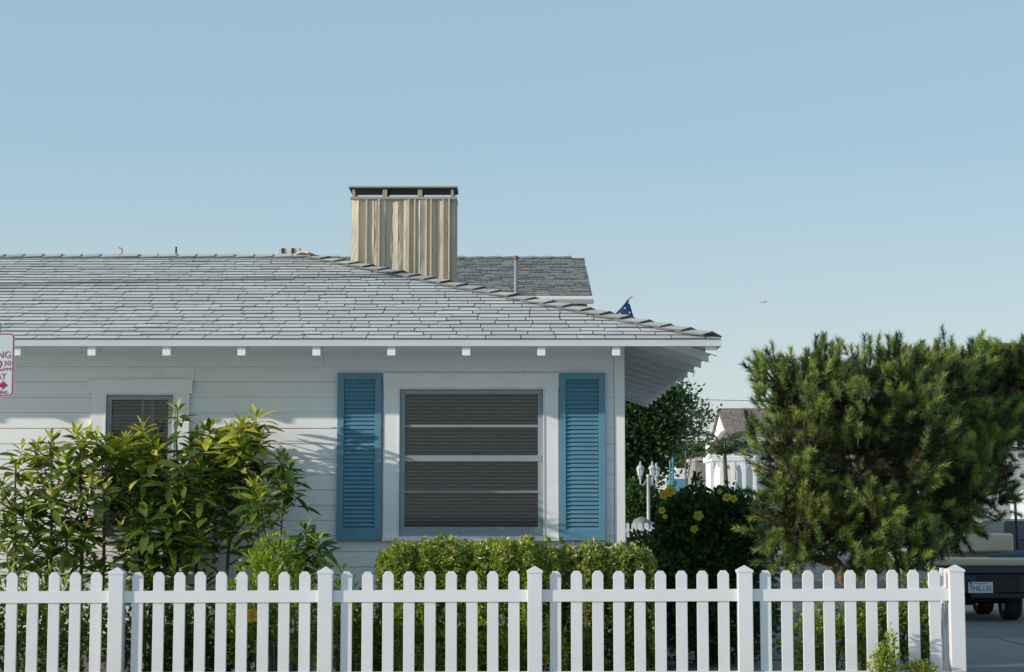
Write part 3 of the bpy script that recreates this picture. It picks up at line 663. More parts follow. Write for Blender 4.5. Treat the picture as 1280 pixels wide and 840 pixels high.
def ellipsoid_pts(n, c, r, shell=0.55, lump=0.18, up_bias=0.0):
    """points spread through the outer part of a lumpy ellipsoid, with outward directions"""
    d = rand_dirs(n); rad = shell + (1 - shell) * rng.random(n) ** 0.6
    k = 1 + lump * (np.sin(d[:, 0] * 7 + c[0] * 3) * np.sin(d[:, 2] * 8 + c[1]) + 0.6 * np.sin(d[:, 1] * 11 + d[:, 2] * 6))
    p = np.array(c) + d * np.array(r) * (rad * k)[:, None]
    o = unit(d / np.array(r)); o[:, 2] += up_bias
    return p, unit(o)
def curve_pts(a, b, bend, n=7):
    a, b = Vector(a), Vector(b); c = (a + b) / 2 + Vector(bend)
    return [a * (1 - t) ** 2 + c * 2 * t * (1 - t) + b * t * t for t in [i / (n - 1) for i in range(n)]]

# -- large lance-shaped leaves in whorls (the tall shrubs by the narrow window)
def lance_leaf(L, W, curl, fold):
    n = 6; vs = []
    for i in range(n):
        t = i / (n - 1); w = W * .5 * (math.sin(math.pi * min(1, (t * .94 + .03) ** 1.25)) ** .85); z = -curl * L * t * t; 
        vs += [(-w, L * t, z + fold * w), (0, L * t, z), (w, L * t, z + fold * w)]
    fs = [f for i in range(n - 1) for f in ((i * 3, i * 3 + 1, i * 3 + 4, i * 3 + 3), (i * 3 + 1, i * 3 + 2, i * 3 + 5, i * 3 + 4))]
    return np.array(vs, dtype=np.float32), np.array(fs, dtype=np.int32)
LEAVES = [lance_leaf(.165, .053, .12, .38), lance_leaf(.19, .060, .26, .28), lance_leaf(.145, .049, .06, .45), lance_leaf(.18, .066, .40, .2)]
LMESH = {}
for li, (v, f) in enumerate(LEAVES):
    for mk in ('leaf_old', 'leaf_young'):
        LMESH[(li, mk)] = np_mesh('lance_leaf', v, f, True, [M[mk]])
def whorl(pos, axis, n, size, young):
    """list of (leaf variant, material key, matrix)"""
    out = []; ax = Vector(axis).normalized(); u = ax.orthogonal().normalized(); w = ax.cross(u); a0 = random.uniform(0, 6.28)
    for k in range(n):
        f = k / max(1, n - 1); az = a0 + k * 2.4; tilt = R(22 + 78 * f ** .75 + random.uniform(-13, 13))
        rad = u * math.cos(az) + w * math.sin(az)
        d = (ax * math.cos(tilt) + rad * math.sin(tilt)).normalized(); d.z -= 0.12 * f; d.normalize()
        up = (ax - d * ax.dot(d)); up = up.normalized() if up.length > .05 else rad
        x = d.cross(up).normalized(); up = x.cross(d)
        roll = Matrix.Rotation(random.uniform(-.5, .5), 3, d)
        s = size * (0.62 + .48 * min(1, f * 1.6)) * random.uniform(.85, 1.12)
        m3 = roll @ Matrix((x, d, up)).transposed()
        o = Vector(pos) - ax * (.075 * f * size * 1.3) + d * .008
        mk = 'leaf_young' if random.random() < young * (1.25 - .7 * f) else 'leaf_old'
        out.append((random.choice((0, 1, 2, 3)) if f > .3 else random.choice((0, 2)), mk, Matrix.Translation(o) @ m3.to_4x4() @ Matrix.Scale(s, 4)))
    return out
def tall_shrub(name, label, bases, tips, depth, single=300, spread=0.34, filler=0, box=None):
    b0 = P(bases[0], 840, depth); root = thing(name, (b0.x, depth, 0.03), label, 'shrub', 'leafy plants between fence and bungalow')
    B = [Vector((P(px, 760, depth).x, depth + random.uniform(-.12, .12), 0.0)) for px in bases]
    pts = []
    for t in tips:
        px, py = t[0], t[1]; y = depth + (t[3] if len(t) > 3 else random.uniform(-spread, spread)); pts.append((P(px, py, y), t[2] if len(t) > 2 else 0.35))
    if box:
        for _ in range(filler):
            px, py = random.uniform(box[0], box[1]), random.uniform(box[2], box[3]); pts.append((P(px, py, depth + random.uniform(-.3, .25)), 0.12))
    # main stems, each fork carrying the nearest tips
    mains = []
    for b in B:
        near = [p for p, _ in pts if min(range(len(B)), key=lambda i: abs(B[i].x - p.x) + .0) == B.index(b)] or [b + Vector((0, 0, .8))]
        c = sum(near, Vector()) / len(near); top = Vector((c.x, c.y, max(p.z for p in near) - .12))
        ln = curve_pts(b, top, (random.uniform(-.1, .1), random.uniform(-.05, .05), .1), 10)
        MB().tube(ln, [.021 - .014 * i / 9 for i in range(10)], 8).build('stem', M['stem'], root, smooth=True); mains.append(ln)
    leaves = []; twigs = MB()
    for p, young in pts:
        best = min((q for ln in mains for q in ln if q.z < p.z - .05), key=lambda q: (q - p).length + .5 * max(0, .18 - (p.z - q.z)), default=mains[0][2])
        out = (p - best); ax = Vector((out.x * .5 + random.uniform(-.18, .18), out.y * .4 + random.uniform(-.25, .1), 1.0 + abs(out.z)))
        ax.normalize()
        twigs.tube(curve_pts(best, p - ax * .02, (out.x * .18, out.y * .18, -.06), 6), [.009, .008, .007, .006, .005, .004], 6)
        leaves += whorl(p, ax, random.randint(12, 18), random.uniform(.82, 1.16), young)
        if random.random() < .7: leaves += whorl(p - ax * .13 + Vector((random.uniform(-.03, .03),) * 3), ax, random.randint(5, 8), random.uniform(.9, 1.15), young * .3)
    if twigs.v: twigs.build('twigs', M['stem'], root, smooth=True, kind='stuff')
    leaves.sort(key=lambda L_: L_[2].to_translation().y - .25 * L_[2].to_translation().z)
    for li, mk, mt in leaves[:single]: mesh_obj('leaf', LMESH[(li, mk)], M[mk], root, mtx=mt)
    if len(leaves) > single:
        Vs, Fs, Ms, b = [], [], [], 0
        for li, mk, mt in leaves[single:]:
            v, f = LEAVES[li]; m = np.array(mt); Vs.append(v @ m[:3, :3].T + m[:3, 3]); Fs.append(f + b); b += len(v); Ms += [0 if mk == 'leaf_old' else 1] * len(f)
        mesh_obj('foliage', np_mesh('foliage', np.concatenate(Vs), np.concatenate(Fs), True, [M['leaf_old'], M['leaf_young']], Ms), None, root, kind='stuff')
    return root
Yg, Ym, Yo = .9, .5, .15
tall_shrub('tall_shrub', 'tall lance-leaved shrub at the left edge, beside the narrow window', [60, 98, 118, 20],
    [(27, 562, Yg), (48, 558, Ym), (64, 548, Ym), (66, 562, Ym), (96, 542, Yg), (108, 546, Yg), (120, 545, Yg), (100, 556, Yg), (132, 552, Ym), (40, 602, Yg), (58, 612, Ym), (12, 622, Ym), (4, 604, Yo), (16, 664, Yg), (8, 690, Ym), (30, 690, Yo), (-12, 640, Yo), (-10, 610, Yo), (74, 592, Yo), (84, 578, Ym),
     (112, 600, Ym), (120, 582, Yg), (98, 585, Ym), (96, 640, Yo), (70, 655, Yo), (52, 640, Yo), (44, 665, Yo), (106, 662, Yo), (30, 640, Yo), (84, 615, Yo), (64, 690, Yo), (104, 690, Yo), (130, 610, Yo), (124, 640, Yo), (20, 585, Ym), (142, 560, Yg), (146, 582, Yo), (56, 580, Ym), (36, 622, Yo), (86, 668, Yo), (6, 655, Yo),(110,625,Yo),(20,640,Yo)], 14.92, 300, spread=.28, filler=10, box=(0, 140, 620, 780))
tall_shrub('tall_shrub', 'tall lance-leaved shrub right of the narrow window, highest shoots beside its casing', [215, 250, 180, 275],
    [(150, 556, Yg), (158, 548, Yg), (168, 560, Ym), (178, 536, Yg), (186, 548, Ym), (196, 560, Ym), (222, 512, Ym, -.1), (246, 545, Ym), (262, 536, Ym), (255, 556, Ym), (272, 552, Ym), (288, 538, Yg), (303, 530, Yg), (320, 520, Yg), (312, 545, Yg), (298, 556, Yg), (284, 572, Ym), (270, 592, Yo), (250, 612, Yo), (232, 596, Yo), (302, 580, Yg), (322, 562, Yg), (324, 585, Yo), (212, 625, Yo), (192, 605, Yo), (206, 655, Yo), (182, 645, Yo), (164, 630, Ym), (162, 600, Ym), (152, 660, Ym), (240, 650, Yo), (262, 632, Yo), (228, 676, Yo), (200, 582, Ym), (212, 596, Ym), (236, 570, Yo), (280, 625, Yo), (300, 612, Yo), (172, 676, Yo), (252, 585, Yo), (290, 600, Yo), (270, 660, Yo), (312, 630, Yo), (190, 630, Yo), (250, 672, Yo), (155, 690, Yo), (196, 690, Yo), (220, 640, Yo),(176,590,Ym),(205,612,Yo),(296,545,Ym,.1),(308,560,Ym,.2),(318,540,Ym,.15),(280,556,Yo,.25),(292,590,Yo,.3),(312,600,Yo,.2),(268,570,Yo,.3),(326,548,Ym,.05),(300,535,Yg,.2),(240,556,Ym,.2),(228,580,Yo,.2)], 14.95, 300, spread=.28, filler=26, box=(150, 312, 580, 780))
tall_shrub('young_shrub', 'single-stemmed lance-leaved young plant leaning clear of the tall shrub', [352], [(318, 608, Ym, 0), (322, 622, Ym, -.05), (326, 640, Ym, .06), (332, 618, Yo, .1), (320, 648, Yo, 0)], 14.35, 300)
tall_shrub('young_shrub', 'thin twin-stalked plant with leaf tufts before bare clapboards', [368, 358], [(350, 572, Yo, .15), (357, 578, Yo, .1), (362, 590, Yo, .2), (366, 606, Yo, .15), (352, 600, Yo, .12)], 14.6, 300)
tall_shrub('young_shrub', 'small dark lance-leaved plant by the blue shutter, low behind fence', [388], [(382, 662, Yo, 0), (390, 672, Yo, .1), (374, 680, Yo, .05), (398, 676, Yo, -.05), (384, 690, Yo, .1), (370, 700, Yo, .1), (395, 715, Yo, .05)], 14.3, 300)

# -- bushes of many small leaves
def bush(name, label, cat, depth, lobes, n, L, W, mats, split=None, group=None, stems=5, shell=.35, up=.35, lump=.16, twig=.5):
    c0 = Vector(lobes[0][0]); root = thing(name, (c0.x, c0.y, 0.0), label, cat, group)
    vol = np.array([r[0] * r[1] * r[2] for _, r in lobes]) ** .67; ks = (n * vol / vol.sum()).astype(int)
    Ps, Os = [], []
    for (c, r), k in zip(lobes, ks):
        p, o = ellipsoid_pts(int(k), tuple(c), tuple(r), shell, lump, up); Ps.append(p); Os.append(o)
    p, o = np.concatenate(Ps), np.concatenate(Os); keep = p[:, 2] > 0.02; p, o = p[keep], o[keep]
    o = unit(o + rng.normal(size=o.shape) * twig)
    mi = None
    if len(mats) > 1: mi = (rng.random(len(p)) < (split if split is not None else .3)).astype(np.int32)
    leaf_cloud('foliage', p, o, L * rng.uniform(.7, 1.25, len(p)), W * rng.uniform(.75, 1.2, len(p)), mats, mi, root)
    for k in range(stems):
        c, r = random.choice(lobes); c = Vector(c); e = c + Vector((random.uniform(-.5, .5) * r[0], random.uniform(-.5, .5) * r[1], random.uniform(0, .5) * r[2]))
        MB().tube(curve_pts((c0.x + random.uniform(-.12, .12), c0.y + random.uniform(-.1, .1), -.02), e, (0, 0, .1), 7), [.02, .018, .016, .014, .011, .008, .005], 7).build('stem', M['bark'], root, smooth=True)
    return root
def hedge(name, label, px0, px1, py, depth, half, n, mat2):
    """clipped hedge: rosettes of small leaves over a rounded block, several layers deep"""
    a, b = P(px0, py, depth - half), P(px1, py, depth - half); zt = a.z; root = thing(name, ((a.x + b.x) / 2, depth, 0.0), label, 'hedge', 'clipped hedges behind the fence')
    hx = (b.x - a.x) / 2; cx = (a.x + b.x) / 2; m = n // 9
    u = rng.uniform(-1, 1, (m * 3, 3)); q = np.sign(u) * np.abs(u) ** .8
    g = np.abs(q).max(1) ; face = rng.integers(0, 5, m * 3)
    q2 = q.copy()
    q2[face == 0, 1] = -1; q2[face == 1, 2] = 1; q2[face == 2, 0] = 1; q2[face == 3, 0] = -1; q2[face == 4, 1] = -.9
    # rounded corners
    nrm = (np.abs(q2) ** 7).sum(1) ** (1 / 7.0); q2 = q2 / nrm[:, None]
    depthf = 1 - .30 * rng.random(len(q2)) ** 1.5
    bumps = 1 + .035 * np.sin(q2[:, 0] * 9 + 1) * np.sin(q2[:, 2] * 5) + .03 * np.sin(q2[:, 0] * 23) + rng.normal(0, .012, len(q2))
    out = np.stack([q2[:, 0] / hx, q2[:, 1] / half, q2[:, 2] / (zt / 2)], 1) ** 3; out = unit(out); out[:, 2] += .35; out = unit(out)
    q3 = q2 * (depthf * bumps)[:, None]
    C = np.stack([cx + q3[:, 0] * hx, depth + q3[:, 1] * half, zt / 2 + q3[:, 2] * zt / 2], 1)
    stray = (rng.random(len(C)) < .05) & (C[:, 2] > zt * .9); C[stray, 2] += rng.uniform(.015, .07, stray.sum())
    thin = np.sin(C[:, 0] * 13 + 2) * np.sin(C[:, 2] * 11 + 1) + .6 * np.sin(C[:, 0] * 29 + C[:, 2] * 17); keep = (C[:, 2] > .04) & ((thin < .85) | (rng.random(len(C)) < .35)); C, out = C[keep], out[keep]
    k = 8; n_ = len(C); ang = rng.random((n_, 1)) * 6.28 + np.arange(k)[None] * 2.4
    uu = unit(np.cross(out, rand_dirs(n_))); vv = np.cross(out, uu)
    tilt = R(25) + R(55) * (np.arange(k) / k)[None] + rng.normal(0, .15, (n_, k))
    D = (out[:, None] * np.cos(tilt)[..., None] + (uu[:, None] * np.cos(ang)[..., None] + vv[:, None] * np.sin(ang)[..., None]) * np.sin(tilt)[..., None]).reshape(-1, 3)
    sz_ = np.repeat(rng.uniform(.7, 1.35, n_), k); CC = np.repeat(C, k, 0); mi = np.repeat((rng.random(n_) < .3).astype(np.int32), k)
    leaf_cloud('foliage', CC, D, .042 * sz_ * rng.uniform(.75, 1.2, len(CC)), .019 * sz_ * rng.uniform(.8, 1.2, len(CC)), [M['leaf_hedge'], M[mat2]], mi, root)
    for kx in range(5):
        x = cx + hx * random.uniform(-.7, .7); e = Vector((x + random.uniform(-.2, .2), depth + random.uniform(-.1, .1), zt * .75))
        MB().tube(curve_pts((x, depth, -.02), e, (0, 0, .05), 6), [.018, .016, .014, .011, .008, .005], 7).build('stem', M['bark'], root, smooth=True)
    return root
hedge('clipped_hedge', 'long clipped hedge of pale green leaves below the big window', 474, 703, 684, 14.25, .52, 62000, 'leaf_bright')
hedge('clipped_hedge', 'shorter clipped hedge of pale green leaves at the house corner', 702, 820, 691, 14.3, .5, 34000, 'leaf_old')
# loose shoots standing above the hedge
def shoots(name, label, px, py, depth, n, h, mat, L=.06, W=.02, lean=.3, cat='plant', base=None, group=None, orange=0):
    b = P(px, py, depth); z0 = base if base is not None else 0.0
    root = thing(name, (b.x, depth, z0), label, cat, group); tips = []
    C, D = [], []
    for k in range(n):
        t = Vector((b.x + random.uniform(-lean, lean) * .5, depth + random.uniform(-lean, lean) * .5, b.z - random.uniform(0, h)))
        ln = curve_pts((b.x + random.uniform(-.05, .05), depth + random.uniform(-.05, .05), z0 - .02), t, (random.uniform(-.05, .05), 0, .1), 12)
        MB().tube(ln, [.005 - .003 * i / 11 for i in range(12)], 5).build('stem', M['stem'], root, smooth=True)
        for i in range(3, 12):
            for _ in range(7):
                C.append(tuple(ln[i] + Vector((random.uniform(-.02, .02), random.uniform(-.02, .02), random.uniform(-.03, .03))))); D.append((random.uniform(-1, 1), random.uniform(-1, 1), random.uniform(-.1, 1)))
    C, D = np.array(C), np.array(D); leaf_cloud('foliage', C, D, L * rng.uniform(.6, 1.2, len(C)), W * rng.uniform(.7, 1.2, len(C)), [mat], None, root)
    return root
shoots('weed', 'feathery yellow-green weed poking up between the two clipped hedges', 740, 694, 13.72, 8, .16, M['leaf_lime'], .05, .006, .32)
shoots('seedling', 'upright pale shoot rising above the hedge near the corner board', 736, 680, 14.1, 3, .06, M['leaf_hedge'], .045, .018, .1)
shoots('seedling', 'small dark sprig on top of the long hedge near its left end', 543, 674, 14.45, 4, .05, M['leaf_old'], .05, .018, .25)
shoots('seedling', 'dark sprig above the long hedge beneath the window sill', 688, 677, 14.6, 4, .05, M['leaf_old'], .05, .018, .3)
# leafy plants seen between the pickets
def flower(name, label, p, r, mat, parent=None, up=(0, -1, .35)):
    """five rounded petals round a short column"""
    ax = Vector(up).normalized(); u = ax.orthogonal().normalized(); w = ax.cross(u); root = thing(name, p, label, 'flower', 'yellow flowers in the garden')
    wob = [random.uniform(-.25, .3) for _ in range(5)]; a00 = random.uniform(0, 6)
    for k in range(5):
        a = k * 1.2566 + a00 + random.uniform(-.15, .15); d = u * math.cos(a) + w * math.sin(a); s_ = ax.cross(d); mb = MB(); vs, fs = [], []
        for i in range(5):
            t = i / 4; ww = r * .46 * math.sin(math.pi * (.10 + .74 * t)); c = Vector(p) + d * r * t + ax * (r * (.75 * t - .45 * t * t + wob[k] * t + .07 * math.sin(t * 9 + k)))
            vs += [c - s_ * ww + ax * r * (.12 + .1 * math.sin(t * 11 + k)), c, c + s_ * ww - ax * r * (.06 + .1 * math.sin(t * 10 + 2 * k))]
        fs = [f for i in range(4) for f in ((i * 3, i * 3 + 1, i * 3 + 4, i * 3 + 3), (i * 3 + 1, i * 3 + 2, i * 3 + 5, i * 3 + 4))]
        mb.add(vs, fs).build('petal', mat, root, smooth=True)
    MB().tube([Vector(p), Vector(p) + ax * r * .7], [.006, .004], 6).build('stamen', M['petal_orange'], root)
    return root
def V3(px, py, d): return tuple(P(px, py, d))
bush('leafy_plant', 'bright green leafy plant with an orange flower, left of the second post', 'plant', 13.75, [(V3(330, 745, 13.8), (.22, .22, .40)), (V3(345, 700, 13.9), (.17, .16, .2)), (V3(300, 780, 13.75), (.2, .2, .36)), (V3(372, 770, 13.8), (.22, .2, .36))], 2300, .06, .03, [M['leaf_bright'], M['leaf_old']], .25, shell=.15, group='leafy plants between fence and bungalow')
flower('orange_flower', 'orange-yellow flower seen between pickets left of the second post', V3(316, 770, 13.5), .055, M['petal_orange'])
bush('leafy_plant', 'low bright green plant just right of the second post', 'plant', 13.8, [(V3(432, 770, 13.8), (.18, .2, .34)), (V3(455, 790, 13.85), (.18, .2, .3)), (V3(420, 800, 13.8), (.2, .2, .3))], 1500, .06, .03, [M['leaf_bright'], M['leaf_old']], .45, shell=.15, group='leafy plants between fence and bungalow')
bush('leafy_plant', 'low green plants filling the gaps behind the leftmost pickets', 'plant', 13.8, [(V3(20, 790, 13.85), (.35, .22, .42)), (V3(70, 775, 13.8), (.32, .22, .40)), (V3(110, 800, 13.85), (.3, .2, .34)), (V3(-40, 780, 13.85), (.3, .2, .45))], 3000, .065, .03, [M['leaf_old'], M['leaf_bright']], .3, shell=.15, group='leafy plants between fence and bungalow')
bush('leafy_plant', 'dark low plants under the tall shrub behind the fence', 'plant', 13.9, [(V3(190, 800, 14.0), (.4, .25, .36)), (V3(240, 810, 14.1), (.4, .25, .34)), (V3(285, 815, 14.0), (.2, .2, .3))], 2200, .08, .035, [M['leaf_old'], M['leaf_hib']], .5, shell=.15, group='leafy plants between fence and bungalow')
bush('leafy_plant', 'bright tuft of leaves at the foot of the third post', 'plant', 13.6, [(V3(688, 815, 13.55), (.14, .14, .24))], 420, .06, .024, [M['leaf_bright'], M['leaf_hedge']], .4, shell=.1)
# plants at the foot of the pine, some in front of the pickets
bush('leafy_plant', 'sunlit green bush behind the pickets below the pine trunk', 'plant', 13.8, [(V3(1012, 812, 13.75), (.22, .2, .34)), (V3(1050, 800, 13.8), (.2, .2, .34)), (V3(1085, 790, 13.9), (.22, .2, .36))], 2600, .05, .022, [M['leaf_bright'], M['leaf_old']], .35, shell=.1, group='leafy plants under the pine')
bush('leafy_plant', 'small bright sprig growing in front of the pickets below the pine', 'plant', 12.92, [(V3(1108, 822, 12.93), (.085, .06, .12)), (V3(1104, 836, 12.93), (.11, .06, .12)), (V3(1114, 800, 12.94), (.035, .03, .09))], 620, .034, .017, [M['leaf_bright'], M['leaf_lime']], .3, shell=.1, stems=3, group='leafy plants under the pine')
bush('leafy_plant', 'yellow-green sprigs at the fence foot left of the last post', 'plant', 12.95, [(V3(1146, 838, 12.94), (.12, .05, .07)), (V3(1156, 836, 12.94), (.08, .05, .06))], 380, .034, .015, [M['leaf_lime'], M['leaf_bright']], .3, shell=.1, stems=3, group='leafy plants under the pine')
bush('leafy_plant', 'dark undergrowth behind the last pickets beside the end post', 'plant', 13.9, [(V3(1130, 790, 13.95), (.3, .25, .45)), (V3(1165, 780, 13.75), (.12, .15, .42)), (V3(1178, 815, 13.7), (.1, .12, .28))], 2600, .055, .024, [M['leaf_old'], M['leaf_bright']], .25, shell=.1, group='leafy plants under the pine')

# -- hibiscus with yellow flowers behind the house corner
DH = 17.2
bush('hibiscus', 'big dark hibiscus bush with yellow flowers behind the house corner', 'bush', DH,
     [(V3(880, 700, DH), (.52, .5, .62)), (V3(835, 720, DH), (.42, .45, .52)), (V3(925, 690, DH), (.36, .42, .6)), (V3(885, 648, DH), (.30, .32, .22)), (V3(905, 770, DH), (.55, .45, .45)), (V3(846, 655, DH), (.16, .2, .26)), (V3(858, 638, DH), (.2, .22, .2)), (V3(905, 632, DH), (.22, .25, .14)), (V3(872, 604, DH - .1), (.04, .06, .09))], 22000, .06, .042, [M['leaf_hib'], M['leaf_old']], .2, stems=8, shell=.3)
bush('dark_bush', 'dark shaded bush beside the corner board, below the small far fence', 'bush', 16.6, [(V3(806, 716, 16.6), (.24, .3, .28)), (V3(790, 750, 16.6), (.3, .3, .5)), (V3(835, 760, 16.6), (.4, .3, .45))], 5000, .07, .045, [M['leaf_hib'], M['leaf_old']], .15, stems=4, shell=.2)
for (px, py, r, lb) in ((838, 614, .085, 'topmost yellow flower at the hibiscus edge'), (829, 619, .07, 'yellow flower tucked under the topmost hibiscus bloom'), (828, 638, .055, 'half-open yellow flower low beside the lamp post'), (831, 646, .04, 'small yellow bud under the half-open flower'), (873, 645, .075, 'yellow flower in the middle of the hibiscus'), (868, 662, .06, 'lowest yellow hibiscus flower'), (909, 622, .07, 'yellow flower close to the pine'), (917, 624, .06, 'yellow flower touching the pine edge'), (900, 615, .035, 'small yellow flower beneath the palm')):
    flower('hibiscus_flower', lb, P(px, py, DH - .58), r * .64, M['petal'], up=(random.uniform(-.5, .3), -1, random.uniform(0, .5)))

# -- pine at the right
pine = thing('pine_tree', (P(1088, 800, 14.9).x, 14.9, 0), 'dense bushy pine with a leaning trunk behind the fence', 'tree')
DPN = 15.0
tr = [P(1092, 868, 14.9), P(1084, 800, 14.85), P(1070, 752, 14.8), P(1052, 715, 14.8), P(1038, 695, 14.85), P(1062, 650, 14.95), P(1080, 590, 15.05), P(1085, 520, 15.1), P(1090, 460, 15.1)]
MB().tube(tr, [.085, .075, .068, .062, .055, .05, .04, .028, .014], 12).build('trunk', M['pine_bark'], pine, smooth=True)
limbs = [((1050, 712), (1000, 690), (960, 660), -.25), ((1040, 698), (1000, 640), (975, 560), -.2), ((1055, 716), (1110, 690), (1160, 650), -.2), ((1062, 650), (1120, 600), (1180, 540), .9), ((1070, 620), (1030, 540), (1024, 440), -.1), ((1078, 600), (1140, 520), (1190, 470), 1.3), ((1062, 650), (990, 600), (950, 580), -.4), ((1080, 560), (1110, 490), (1118, 440), -.1), ((1085, 800), (1120, 730), (1190, 620), .8), ((1045, 705), (1010, 700), (985, 675), -.45), ((1052, 560), (985, 500), (956, 462), 0), ((1120, 600), (1220, 540), (1262, 490), 2.2)]
tips = []
for (a, b, c, dy) in limbs:
    A, B_, C_ = P(*a, 14.85), P(*b, 14.95 + dy * .5), P(*c, 15 + dy)
    ln = [A * (1 - t) ** 2 + B_ * 2 * t * (1 - t) + C_ * t * t for t in [i / 7 for i in range(8)]]
    MB().tube(ln, [.034 - .026 * i / 7 for i in range(8)], 8).build('limb', M['pine_bark'], pine, smooth=True)
LOBES = [((1075, 575), 14.9, (120, 125), .85), ((992, 600), 14.7, (54, 88), .55), ((1010, 500), 14.9, (60, 62), .5), ((1110, 520), 15.0, (75, 78), .7), ((1180, 545), 15.9, (85, 95), .8), ((1235, 515), 16.5, (75, 85), .8), ((1160, 630), 15.5, (90, 68), .7), ((1000, 665), 14.6, (55, 40), .5), ((1090, 670), 14.6, (75, 42), .5), ((1212, 590), 16.2, (50, 60), .6), ((1270, 498), 16.8, (60, 58), .7), ((1150, 482), 15.6, (60, 40), .5), ((1230, 462), 16.6, (70, 26), .5)]
sh_p, sh_d, sh_len, sh_old_shade = [], [], [], []
for (pc, dep, (rx_, rz_), ryd) in LOBES:
    c = P(*pc, dep); k = dep / F_PX; r = (rx_ * k, ryd * .75, rz_ * k); area = (r[0] * r[2] + r[0] * r[1] + r[1] * r[2])
    n = int(34 * area); d = rand_dirs(n); rad = .74 + .3 * rng.random(n)                 # puffs of shoots at the branch ends
    p = np.array(c) + d * np.array(r) * rad[:, None]; o = unit(d / np.array(r)); o[:, 2] += .6; o = unit(o)
    for i in range(n):
        tone = rng.random(); big = rng.uniform(.75, 1.25)
        for j in range(int(rng.integers(6, 11))):
            sp = rng.normal(0, .062 * big, 3); dd = o[i] + rng.normal(0, .38, 3) + sp * 3; dd[2] += .25; dd /= np.linalg.norm(dd)
            sh_p.append(p[i] + sp); sh_d.append(dd); sh_len.append(rng.uniform(.08, .17) * big); sh_old_shade.append((.08 if tone > .3 else (.35 if tone > .12 else .85)) + (.35 if o[i][2] < .25 else 0))
    n = int(240 * area); d = rand_dirs(n); rad = .2 + .55 * rng.random(n)                   # older growth inside, its deep tone paints the crown's inner shade
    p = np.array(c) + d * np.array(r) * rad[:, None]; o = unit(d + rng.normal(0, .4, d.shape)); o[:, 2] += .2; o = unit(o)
    for i in range(n): sh_p.append(p[i]); sh_d.append(o[i]); sh_len.append(rng.uniform(.12, .22)); sh_old_shade.append(1.0)
for (px, py, ln_) in ((1024, 432, .22), (1043, 440, .22), (950, 472, .28), (975, 465, .2), (1000, 462, .22), (1088, 440, .26), (1100, 450, .2), (1120, 438, .24), (1128, 446, .2), (1055, 462, .2), (1013, 452, .22), (1196, 436, .26), (1214, 440, .22), (1236, 440, .18), (1248, 444, .2), (1266, 442, .2), (1172, 452, .2), (1155, 456, .18), (938, 535, .26), (930, 605, .2), (928, 650, .2), (985, 485, .2), (1035, 470, .24), (1075, 470, .2), (1145, 455, .2), (1185, 448, .2), (1226, 448, .18), (1275, 436, .2)):
    for j in range(5):
        q = P(px + random.uniform(-8, 8), py + random.uniform(4, 18), 14.85 + (1.5 if px > 1140 else 0) + random.uniform(-.1, .1)); sh_p.append(np.array(q)); dd = np.array([random.uniform(-.2, .2), random.uniform(-.25, .05), 1.0]); sh_d.append(dd / np.linalg.norm(dd)); sh_len.append(ln_ * random.uniform(.5, .85)); sh_old_shade.append(0.0)
for (px, py, d_) in ((1188, 560, 14.95), (1178, 580, 14.9), (1210, 555, 15.0), (1225, 562, 15.1), (1110, 690, 14.25), (1150, 690, 14.3), (1165, 680, 14.3), (1060, 700, 14.2), (1108, 722, 13.35), (1116, 730, 13.3), (965, 690, 14.3), (985, 700, 14.3), (1005, 706, 14.25), (1020, 690, 14.2), (1080, 705, 14.25), (1095, 712, 14.3), (1130, 706, 14.3), (1172, 700, 14.4), (945, 672, 14.4), (935, 640, 14.5), (1190, 685, 14.6), (1150, 712, 14.4)):
    for j in range(4 if d_ > 14 else 1):
        q = P(px + random.uniform(-9, 9), py + random.uniform(-9, 9), d_); sh_p.append(np.array(q)); dd = np.array([random.uniform(-.4, .4), -.35, 1.0]); sh_d.append(dd / np.linalg.norm(dd)); sh_len.append(.13); sh_old_shade.append(0.0)
sh_p, sh_d, sh_len, sh_old_shade = map(np.array, (sh_p, sh_d, sh_len, sh_old_shade))
kp = []
for q in sh_p:                                   # the lower limbs stay bare
    u_, v_ = proj(q); kp.append(not (1012 < u_ < 1068 and v_ > 684 and q[1] < 15.0) and v_ > (440 + 10 * math.sin(u_ / 9.0) + 5 * math.sin(u_ / 3.7) if u_ > 1140 else 424 + 8 * math.sin(u_ / 8.0)) and u_ > (944 if v_ > 590 else 932))
kp = np.array(kp); sh_p, sh_d, sh_len, sh_old_shade = sh_p[kp], sh_d[kp], sh_len[kp], sh_old_shade[kp]; NS = len(sh_p); NN = 130
uu = unit(np.cross(sh_d, rand_dirs(NS))); vv = np.cross(sh_d, uu)
t = rng.random((NS, NN)); az = rng.random((NS, NN)) * 6.283; ang = R(30) + R(32) * (1 - t) + rng.normal(0, .10, (NS, NN)); 
base = sh_p[:, None] + sh_d[:, None] * (sh_len[:, None] * t)[..., None]
nd = sh_d[:, None] * np.cos(ang)[..., None] + (uu[:, None] * np.cos(az)[..., None] + vv[:, None] * np.sin(az)[..., None]) * np.sin(ang)[..., None]
nl = (.045 + .03 * rng.random((NS, NN)))
b_, d_, l_ = base.reshape(-1, 3), unit(nd.reshape(-1, 3)), nl.reshape(-1)
sd = unit(np.cross(d_, rand_dirs(len(d_)))) * .0026
V = np.stack([b_ - sd, b_ + sd, b_ + d_ * l_[:, None]], 1).reshape(-1, 3); T = np.arange(len(V)).reshape(-1, 3)
old = rng.random((NS, NN)) < (sh_old_shade[:, None] * .40 * (1.3 - t))
kind_ = np.where(sh_old_shade > .9, 3, np.where(rng.random(NS) < .55, 2, np.where(rng.random(NS) < .5, 0, 3)))[:, None] * np.ones((NS, NN))  # inner shoots take the dark needles that paint the crown's shade
kind_ = np.where((kind_ == 2) & (t < .35), 0, kind_); kind_ = np.where(old, 1, kind_)
